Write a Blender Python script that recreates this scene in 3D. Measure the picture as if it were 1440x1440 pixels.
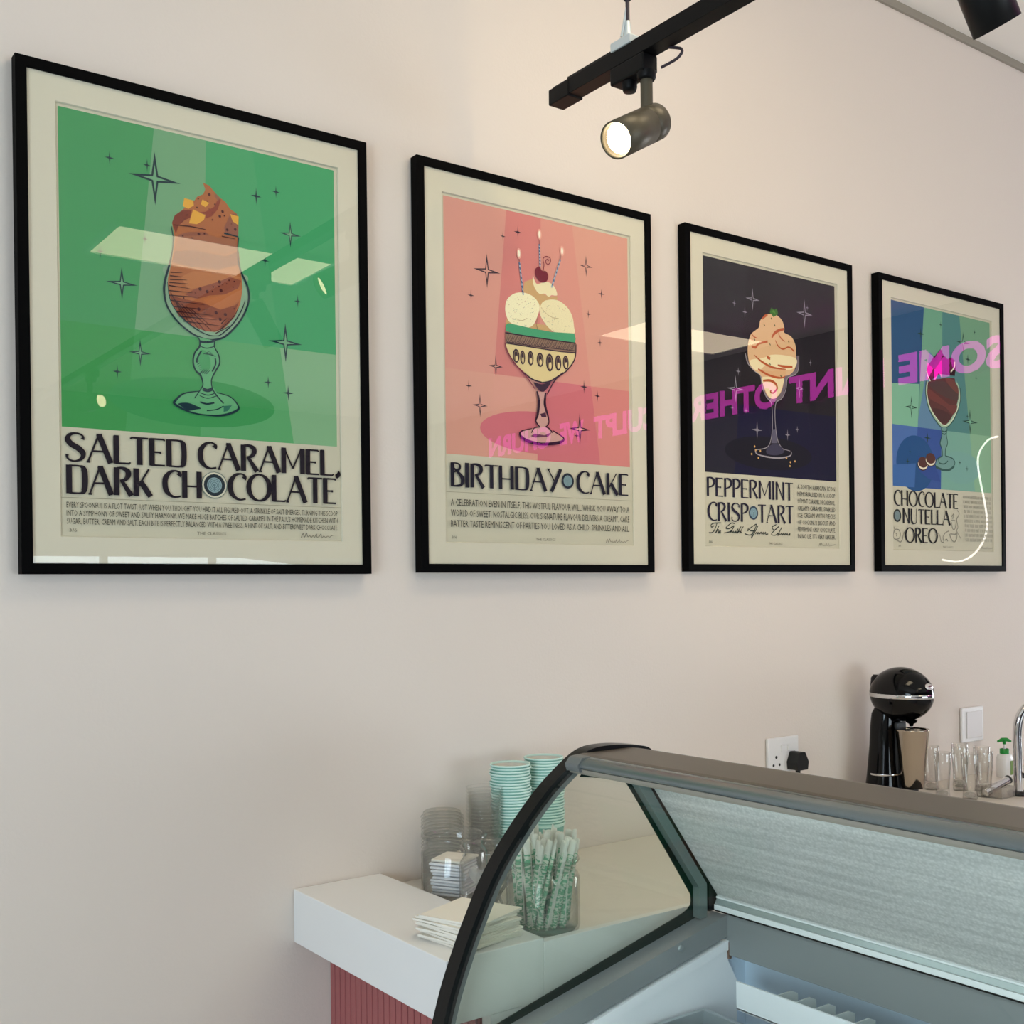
import bpy, bmesh, math, random
from mathutils import Vector, Matrix
from mathutils.geometry import tessellate_polygon

# ------------------------------------------------------------------ camera, sky, exposure
for o in list(bpy.data.objects):
    bpy.data.objects.remove(o)
scene = bpy.context.scene
COL = scene.collection
random.seed(7)

cam_data = bpy.data.cameras.new('camera')
cam = bpy.data.objects.new('camera', cam_data)
COL.objects.link(cam)
YAW, PITCH, ROLL = map(math.radians, (36.26668, -0.20382, -0.68024))
fwd = Vector((math.sin(YAW) * math.cos(PITCH), math.cos(YAW) * math.cos(PITCH), math.sin(PITCH)))
rgt = Vector((math.cos(YAW), -math.sin(YAW), 0))
upv = rgt.cross(fwd)
CAM_R = rgt * math.cos(ROLL) + upv * math.sin(ROLL)
CAM_U = upv * math.cos(ROLL) - rgt * math.sin(ROLL)
CAM_P = Vector((-0.42906, -1.93108, 1.52432))
cam.matrix_world = Matrix(((CAM_R.x, CAM_U.x, -fwd.x, CAM_P.x), (CAM_R.y, CAM_U.y, -fwd.y, CAM_P.y), (CAM_R.z, CAM_U.z, -fwd.z, CAM_P.z), (0, 0, 0, 1)))
cam_data.sensor_width = 36
cam_data.lens = 1579.27762 * 36 / 1440
cam_data.shift_y = (836.22277 - 720) / 1440
cam_data.clip_start = 0.05
scene.camera = cam
scene.view_settings.view_transform = 'Standard'
scene.view_settings.look = 'None'
scene.view_settings.gamma = 1.0
scene.view_settings.use_curve_mapping = False
scene.view_settings.exposure = 0.04
scene.cycles.use_denoising = True
scene.cycles.max_bounces = 10
scene.cycles.transparent_max_bounces = 48
scene.cycles.sample_clamp_indirect = 6.0

world = bpy.data.worlds.new('world')
scene.world = world
world.use_nodes = True
wb = world.node_tree.nodes['Background']
wb.inputs[0].default_value = (0.75, 0.87, 1.0, 1)
wb.inputs[1].default_value = 0.55


def area(name, loc, target, sx, sy, power, colour, spread=180):
    l = bpy.data.lights.new(name, 'AREA')
    l.shape = 'RECTANGLE'
    l.size, l.size_y = sx, sy
    l.energy = power
    l.color = colour
    l.spread = math.radians(spread)
    o = bpy.data.objects.new(name, l)
    COL.objects.link(o)
    o.location = loc
    o.rotation_euler = (Vector(target) - Vector(loc)).to_track_quat('-Z', 'Z').to_euler()
    return o


# daylight entering through the glazed shop front on the left and the glazing behind
area('daylight_left', (-3.8, -3.3, 1.2), (0, -2.4, 1.0), 2.5, 2.0, 180, (0.74, 0.865, 1.0))
area('daylight_front', (3.3, -7.80, 1.08), (2.4, 0, 1.1), 3.9, 1.6, 155, (0.82, 0.90, 1.0))

area('daylight_right', (5.82, -0.9, 1.25), (2.6, -0.35, 1.2), 1.0, 1.6, 80, (0.97, 0.94, 1.0))

# ------------------------------------------------------------------ materials
MATS = {}


def srgb(h):
    h = h.lstrip('#')
    c = [int(h[i:i + 2], 16) / 255 for i in (0, 2, 4)]
    return tuple(x / 12.92 if x <= 0.04045 else ((x + 0.055) / 1.055) ** 2.4 for x in c)


def mat(name, colour, rough=0.5, metal=0.0, bump=0.0, bscale=40.0, vary=0.0, vscale=6.0, coat=0.0, emit=None, estr=0.0, spec=0.5, trans=0.0, ior=1.45):
    if name in MATS:
        return MATS[name]
    if isinstance(colour, str):
        colour = srgb(colour)
    m = bpy.data.materials.new(name)
    m.use_nodes = True
    nt = m.node_tree
    b = nt.nodes['Principled BSDF']
    b.inputs['Base Color'].default_value = (*colour, 1)
    b.inputs['Roughness'].default_value = rough
    b.inputs['Metallic'].default_value = metal
    b.inputs['Specular IOR Level'].default_value = spec
    b.inputs['Coat Weight'].default_value = coat
    b.inputs['Transmission Weight'].default_value = trans
    b.inputs['IOR'].default_value = ior
    if emit:
        b.inputs['Emission Color'].default_value = (*emit, 1)
        b.inputs['Emission Strength'].default_value = estr
    if bump or vary:
        tc = nt.nodes.new('ShaderNodeTexCoord')
    if bump:
        n = nt.nodes.new('ShaderNodeTexNoise')
        n.inputs['Scale'].default_value = bscale
        n.inputs['Detail'].default_value = 4
        bp = nt.nodes.new('ShaderNodeBump')
        bp.inputs['Strength'].default_value = bump
        bp.inputs['Distance'].default_value = 0.002
        nt.links.new(tc.outputs['Object'], n.inputs['Vector'])
        nt.links.new(n.outputs['Fac'], bp.inputs['Height'])
        nt.links.new(bp.outputs['Normal'], b.inputs['Normal'])
    if vary:
        n2 = nt.nodes.new('ShaderNodeTexNoise')
        n2.inputs['Scale'].default_value = vscale
        n2.inputs['Detail'].default_value = 5
        mx = nt.nodes.new('ShaderNodeMix')
        mx.data_type = 'RGBA'
        mx.inputs[6].default_value = (*[c * (1 - vary) for c in colour], 1)
        mx.inputs[7].default_value = (*[min(1, c * (1 + vary)) for c in colour], 1)
        nt.links.new(tc.outputs['Object'], n2.inputs['Vector'])
        nt.links.new(n2.outputs['Fac'], mx.inputs[0])
        nt.links.new(mx.outputs[2], b.inputs['Base Color'])
    MATS[name] = m
    return m


def pane(name, tint=(1, 1, 1), ior=1.5, gloss=1.0, haze=0.0, hazecol=(0.6, 0.65, 0.62), rough=0.0, edge=None):
    """clear sheet glass: see-through, with the mirror reflection of a polished face (Fresnel)"""
    if name in MATS:
        return MATS[name]
    m = bpy.data.materials.new(name)
    m.use_nodes = True
    nt = m.node_tree
    nt.nodes.remove(nt.nodes['Principled BSDF'])
    out = nt.nodes['Material Output']
    tr = nt.nodes.new('ShaderNodeBsdfTransparent')
    tr.inputs[0].default_value = (*tint, 1)
    if edge:
        lw = nt.nodes.new('ShaderNodeLayerWeight')
        lw.inputs[0].default_value = 0.5
        pw = nt.nodes.new('ShaderNodeMath')
        pw.operation = 'POWER'
        pw.inputs[1].default_value = 2.6
        em = nt.nodes.new('ShaderNodeMix')
        em.data_type = 'RGBA'
        em.inputs[6].default_value = (*tint, 1)
        em.inputs[7].default_value = (*edge, 1)
        nt.links.new(lw.outputs['Facing'], pw.inputs[0])
        nt.links.new(pw.outputs[0], em.inputs[0])
        nt.links.new(em.outputs[2], tr.inputs[0])
    gl = nt.nodes.new('ShaderNodeBsdfGlossy')
    gl.inputs['Roughness'].default_value = rough
    gl.inputs['Color'].default_value = (gloss, gloss, gloss, 1)
    fr = nt.nodes.new('ShaderNodeFresnel')
    fr.inputs[0].default_value = ior
    ge = nt.nodes.new('ShaderNodeNewGeometry')
    inv = nt.nodes.new('ShaderNodeMath')
    inv.operation = 'SUBTRACT'
    inv.inputs[0].default_value = 1.0
    mul = nt.nodes.new('ShaderNodeMath')
    mul.operation = 'MULTIPLY'
    mix = nt.nodes.new('ShaderNodeMixShader')
    nt.links.new(ge.outputs['Backfacing'], inv.inputs[1])
    nt.links.new(fr.outputs[0], mul.inputs[0])
    nt.links.new(inv.outputs[0], mul.inputs[1])
    nt.links.new(mul.outputs[0], mix.inputs[0])
    base = tr
    if haze:
        df = nt.nodes.new('ShaderNodeBsdfDiffuse')
        df.inputs[0].default_value = (*hazecol, 1)
        mh = nt.nodes.new('ShaderNodeMixShader')
        mh.inputs[0].default_value = haze
        nt.links.new(tr.outputs[0], mh.inputs[1])
        nt.links.new(df.outputs[0], mh.inputs[2])
        base = mh
    nt.links.new(base.outputs[0], mix.inputs[1])
    nt.links.new(gl.outputs[0], mix.inputs[2])
    nt.links.new(mix.outputs[0], out.inputs[0])
    MATS[name] = m
    return m


# ------------------------------------------------------------------ mesh helpers
class MB:
    def __init__(self):
        self.v, self.f, self.m, self.s = [], [], [], []

    def add(self, verts, faces, mi=0, smooth=False):
        o = len(self.v)
        self.v += [tuple(p) for p in verts]
        for fc in faces:
            self.f.append([o + i for i in fc])
            self.m.append(mi)
            self.s.append(smooth)
        return self

    def box(self, lo, hi, mi=0):
        x0, y0, z0 = lo
        x1, y1, z1 = hi
        v = [(x0, y0, z0), (x1, y0, z0), (x1, y1, z0), (x0, y1, z0), (x0, y0, z1), (x1, y0, z1), (x1, y1, z1), (x0, y1, z1)]
        return self.add(v, [(0, 3, 2, 1), (4, 5, 6, 7), (0, 1, 5, 4), (1, 2, 6, 5), (2, 3, 7, 6), (3, 0, 4, 7)], mi)

    def prism(self, poly, y0, y1, mi=0, smooth=False):
        """closed outline in x,z pulled along y"""
        n = len(poly)
        ar = sum(poly[i][0] * poly[(i + 1) % n][1] - poly[(i + 1) % n][0] * poly[i][1] for i in range(n))
        if ar < 0:
            poly = poly[::-1]
        if y0 > y1:
            y0, y1 = y1, y0
        v = [(x, y0, z) for x, z in poly] + [(x, y1, z) for x, z in poly]
        fs = [(i, (i + 1) % n, n + (i + 1) % n, n + i)[::-1] for i in range(n)]
        self.add(v, fs, mi, smooth)
        tri = tessellate_polygon([[Vector((x, z, 0)) for x, z in poly]])
        caps = []
        for a, b, c in tri:
            cr = (poly[b][0] - poly[a][0]) * (poly[c][1] - poly[a][1]) - (poly[c][0] - poly[a][0]) * (poly[b][1] - poly[a][1])
            t = (a, b, c) if cr > 0 else (a, c, b)
            caps.append(t)
            caps.append((n + t[0], n + t[2], n + t[1]))
        return self.add(v, caps, mi, False)

    def lathe(self, prof, n=28, c=(0, 0, 0), mi=0, smooth=True, axis=None):
        """profile (r, h) turned about z, or about the given axis"""
        M = Vector(axis).to_track_quat('Z', 'Y').to_matrix() if axis else Matrix.Identity(3)
        v, fs = [], []
        for r, h in prof:
            for k in range(n):
                a = 2 * math.pi * k / n
                v.append(Vector(c) + M @ Vector((r * math.cos(a), r * math.sin(a), h)))
        for j in range(len(prof) - 1):
            for k in range(n):
                k2 = (k + 1) % n
                fs.append((j * n + k, j * n + k2, (j + 1) * n + k2, (j + 1) * n + k))
        return self.add(v, fs, mi, smooth)

    def tube(self, path, r, n=10, mi=0, caps=True):
        pts = [Vector(p) for p in path]
        rs = r if isinstance(r, (list, tuple)) else [r] * len(pts)
        v, fs, up = [], [], None
        for i, p in enumerate(pts):
            t = (pts[min(i + 1, len(pts) - 1)] - pts[max(i - 1, 0)]).normalized()
            if up is None:
                up = t.orthogonal().normalized()
            up = (up - t * up.dot(t)).normalized()
            w = t.cross(up)
            for k in range(n):
                a = 2 * math.pi * k / n
                v.append(p + (up * math.cos(a) + w * math.sin(a)) * rs[i])
        for i in range(len(pts) - 1):
            for k in range(n):
                k2 = (k + 1) % n
                fs.append((i * n + k, i * n + k2, (i + 1) * n + k2, (i + 1) * n + k))
        self.add(v, fs, mi, True)
        if caps:
            self.add(v, [tuple(range(n))[::-1], tuple(range((len(pts) - 1) * n, len(pts) * n))], mi)
        return self

    def ellipsoid(self, c, r, nu=32, nv=18, mi=0, z0=-1.0, z1=1.0):
        v, fs = [], []
        a0, a1 = math.asin(z0), math.asin(z1)
        for j in range(nv + 1):
            a = a0 + (a1 - a0) * j / nv
            for k in range(nu):
                t = 2 * math.pi * k / nu
                v.append((c[0] + r[0] * math.cos(a) * math.cos(t), c[1] + r[1] * math.cos(a) * math.sin(t), c[2] + r[2] * math.sin(a)))
        for j in range(nv):
            for k in range(nu):
                k2 = (k + 1) % nu
                fs.append((j * nu + k, j * nu + k2, (j + 1) * nu + k2, (j + 1) * nu + k))
        return self.add(v, fs, mi, True)

    def build(self, name, mats, parent=None, loc=(0, 0, 0), bevel=0.0, seg=2, origin=None):
        me = bpy.data.meshes.new(name)
        if origin is not None:
            self.v = [tuple(Vector(p) - Vector(origin)) for p in self.v]
        me.from_pydata(self.v, [], self.f)
        if not isinstance(mats, (list, tuple)):
            mats = [mats]
        for m in mats:
            me.materials.append(m)
        for p, mi, s in zip(me.polygons, self.m, self.s):
            p.material_index = mi
            p.use_smooth = s
        me.update()
        o = bpy.data.objects.new(name, me)
        COL.objects.link(o)
        o.location = loc
        if parent is not None:
            o.parent = parent
        if bevel:
            b = o.modifiers.new('bevel', 'BEVEL')
            b.width = bevel
            b.segments = seg
            b.limit_method = 'ANGLE'
            b.angle_limit = math.radians(40)
        return o


def tag(o, label, cat, group=None, kind=None):
    o['label'] = label
    o['category'] = cat
    if group:
        o['group'] = group
    if kind:
        o['kind'] = kind
    return o


def thing(name, label, cat, loc=(0, 0, 0), group=None, rotz=0.0):
    o = bpy.data.objects.new(name, None)
    o.empty_display_size = 0.05
    COL.objects.link(o)
    o.location = loc
    o.rotation_euler = (0, 0, rotz)
    return tag(o, label, cat, group)


def dup(root, loc, rotz=0.0, label=None, group=None, rot=None):
    r = root.copy()
    COL.objects.link(r)
    r.location = loc
    r.rotation_euler = rot if rot else (0, 0, rotz)
    if label:
        r['label'] = label
    if group:
        r['group'] = group
    for ch in list(root.children):
        c = ch.copy()
        COL.objects.link(c)
        c.parent = r
        for g in list(ch.children):
            d = g.copy()
            COL.objects.link(d)
            d.parent = c
    return r


def structure(name, mb, m, bevel=0.0):
    o = mb.build(name, m, bevel=bevel)
    o['kind'] = 'structure'
    return o


def smooth_path(pts, closed=False, n=5):
    out = []
    N = len(pts)
    rng = range(N if closed else N - 1)
    g = (lambda i: pts[i % N]) if closed else (lambda i: pts[max(0, min(N - 1, i))])
    for i in rng:
        p0, p1, p2, p3 = g(i - 1), g(i), g(i + 1), g(i + 2)
        for k in range(n):
            t = k / n
            out.append(tuple(0.5 * (2 * b + (c - a) * t + (2 * a - 5 * b + 4 * c - d) * t * t + (3 * b - a - 3 * c + d) * t ** 3) for a, b, c, d in zip(p0, p1, p2, p3)))
    if not closed:
        out.append(tuple(pts[-1]))
    return out


def offset(path, d):
    """shift an open x,z path sideways by d (to the right of its direction)"""
    out = []
    for i, p in enumerate(path):
        a, b = Vector(path[max(0, i - 1)]), Vector(path[min(len(path) - 1, i + 1)])
        t = (b - a).normalized()
        out.append((p[0] + t.y * d, p[1] - t.x * d))
    return out


# ------------------------------------------------------------------ the room
PLASTER = mat('wall_plaster', (0.725, 0.648, 0.582), 0.75, bump=0.18, bscale=160, vary=0.015, vscale=2.2, spec=0.25)
CEIL = mat('ceiling_paint', (0.84, 0.79, 0.73), 0.85, spec=0.2)
FLOORM = mat('floor_tile', (0.50, 0.48, 0.46), 0.35, vary=0.08, vscale=3)
GAP = mat('shadow_gap', (0.30, 0.27, 0.22), 0.8)
ALU = mat('window_aluminium', (0.06, 0.06, 0.065), 0.4)
X0, X1, Y1, ZC = -3.6, 5.6, -7.6, 3.192

structure('floor', MB().box((X0, Y1, -0.1), (X1, 0, 0)), FLOORM)
structure('ceiling', MB().box((X0, Y1, ZC), (X1, 0.12, ZC + 0.1)), CEIL)
structure('wall_back', MB().box((X0, 0, 0), (X1, 0.12, ZC)), PLASTER)
DARKW = mat('wall_taupe', (0.11, 0.10, 0.105), 0.8, spec=0.2)
structure('wall_right', MB().box((X1, Y1, 0), (X1 + 0.12, -1.45, ZC)).box((X1, -0.35, 0), (X1 + 0.12, 0.12, ZC)).box((X1, -1.45, 2.1), (X1 + 0.12, -0.35, ZC)).box((X1, -1.45, 0), (X1 + 0.12, -0.35, 0.4)), DARKW)
wf = MB()
wf.box((X0, Y1 - 0.12, 0), (1.4, Y1, ZC)).box((5.2, Y1 - 0.12, 0), (X1, Y1, ZC)).box((1.4, Y1 - 0.12, 1.9), (5.2, Y1, ZC)).box((1.4, Y1 - 0.12, 0), (5.2, Y1, 0.25))
structure('wall_front', wf, DARKW)
wl = MB()
wl.box((X0 - 0.12, Y1 - 0.12, 0), (X0, -4.6, ZC)).box((X0 - 0.12, -2.0, 0), (X0, 0.12, ZC)).box((X0 - 0.12, -4.6, 2.5), (X0, -2.0, ZC)).box((X0 - 0.12, -4.6, 0), (X0, -2.0, 0.2))
structure('wall_left', wl, PLASTER)
structure('trim_1', MB().box((X0, -0.008, 3.169), (X1, 0, ZC)), GAP)


def window(name, horizontal, a0, a1, z0, z1, plane):
    fr, gl = MB(), MB()
    n = 4
    bw = 0.05

    def bx(mb, u0, u1, w0, w1, d0, d1):
        if horizontal:
            mb.box((u0, plane + d0, w0), (u1, plane + d1, w1))
        else:
            mb.box((plane + d0, u0, w0), (plane + d1, u1, w1))
    for k in range(n + 1):
        u = a0 + (a1 - a0 - bw) * k / n
        bx(fr, u, u + bw, z0, z1, -0.05, 0.02)
    bx(fr, a0, a1, z0, z0 + bw, -0.05, 0.02)
    bx(fr, a0, a1, z1 - bw, z1, -0.05, 0.02)
    bx(gl, a0 + bw, a1 - bw, z0 + bw, z1 - bw, -0.02, -0.012)
    o = structure(name, fr, ALU)
    gl.build('glass', pane('window_glass', (0.95, 0.98, 0.97)), o)
    return o


window('window_1', False, -4.6, -2.0, 0.2, 2.5, X0 - 0.05)
window('window_2', True, 1.4, 5.2, 0.25, 1.9, Y1 - 0.05)

window('window_3', False, -1.45, -0.35, 0.4, 2.1, X1 + 0.06)

# ------------------------------------------------------------------ ceiling light panels
WHITE_PL = mat('white_enamel', (0.8, 0.8, 0.78), 0.4)
PANEL_E = mat('light_diffuser', (0.9, 0.88, 0.8), 0.5, emit=(1.0, 0.83, 0.57), estr=7.0)


def light_panel(cx, cy, label):
    t = thing('ceiling_light', label, 'ceiling light', (cx, cy, ZC - 0.02), 'ceiling light panels')
    w, d = 0.525, 0.235
    MB().box((-w, -d, -0.002), (w, d, 0.004)).build('diffuser', PANEL_E, t)
    f = MB()
    e = 0.02
    f.box((-w - e, -d - e, -0.008), (w + e, -d, 0.02)).box((-w - e, d, -0.008), (w + e, d + e, 0.02)).box((-w - e, -d, -0.008), (-w, d, 0.02)).box((w, -d, -0.008), (w + e, d, 0.02))
    f.build('light_frame', WHITE_PL, t)
    return t


light_panel(1.66, -3.40, 'lit white ceiling panel mirrored in the glass of the green poster')
light_panel(4.86, -3.40, 'lit white ceiling panel mirrored between the pink poster and the dark poster')
light_panel(1.05, -1.0, 'lit ceiling panel nearest the poster wall')

ART_COLOURS = """#46965f #70a37c #48a06c #3f9e68 #3f9452 #489a5c #5aa36c #7fae86 #3c9455 #12303a #6fa57e #86a98c #a9663f #7d3a2b #8b4232 #8f5f4c #8d5644 #9c6247 #8a5340 #b4744a #8d4f3c #b26b3f #84452f #9c5a42 #dba441 #4d1f20 #3a1a1e #5fa574 #4a9a63 #2f6f5c #5d7270 #cdcbb8 #27323a #8aa5ab #5f7a82 #8b8a78 #cf9488 #c97c79 #cf9085 #d0998a #d09a8b #d29b8d #c8707a #cf8380 #c9707c #2c1029 #c3a06f #e3dcb6 #efe7c4 #8c9c8f #b98f7d #9aa08a #b3a37d #b5a37c #8d7650 #6d0d28 #7c1a34 #9fb0c4 #3e5f86 #dfa99c #f3ead6 #5a2b38 #3f9a70 #d8c793 #8a6f5c #7d6c4e #7b2440 #c69a94 #4a2740 #6a3a55 #232b3a #1d1b22 #17131a #1c1920 #18151c #1b1b2b #0b0b30 #08082e #08082c #09091b #8d8a96 #1b181f #6f6670 #d9b48c #efdcb4 #e9d9b0 #d6aa80 #b4552b #4a5226 #2f6b1f #4b8a2c #a39fa8 #5d5a70 #3c3a52 #e0b26a #3a4a5c #8fb0bf #b5b2a2 #23302f #2b5580 #6ea58c #4f8484 #72a083 #4a6fae #33549a #78aa9c #86b292 #7fb79c #1a4f86 #3a68a8 #2a4a92 #77a8a0 #5f86a6 #1d4238 #9ec0a6 #5b3330 #6e3a35 #4f3a38 #6e4038 #4b2c2b #2a1216 #5a1236 #651040 #532a2c #efe8d0 #dfe5cc #2c4f48 #6f9a96 #2c5550 #43241e #f0e2cc #55302a #2f3638 #7f8f92 #8d8b80"""
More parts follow.
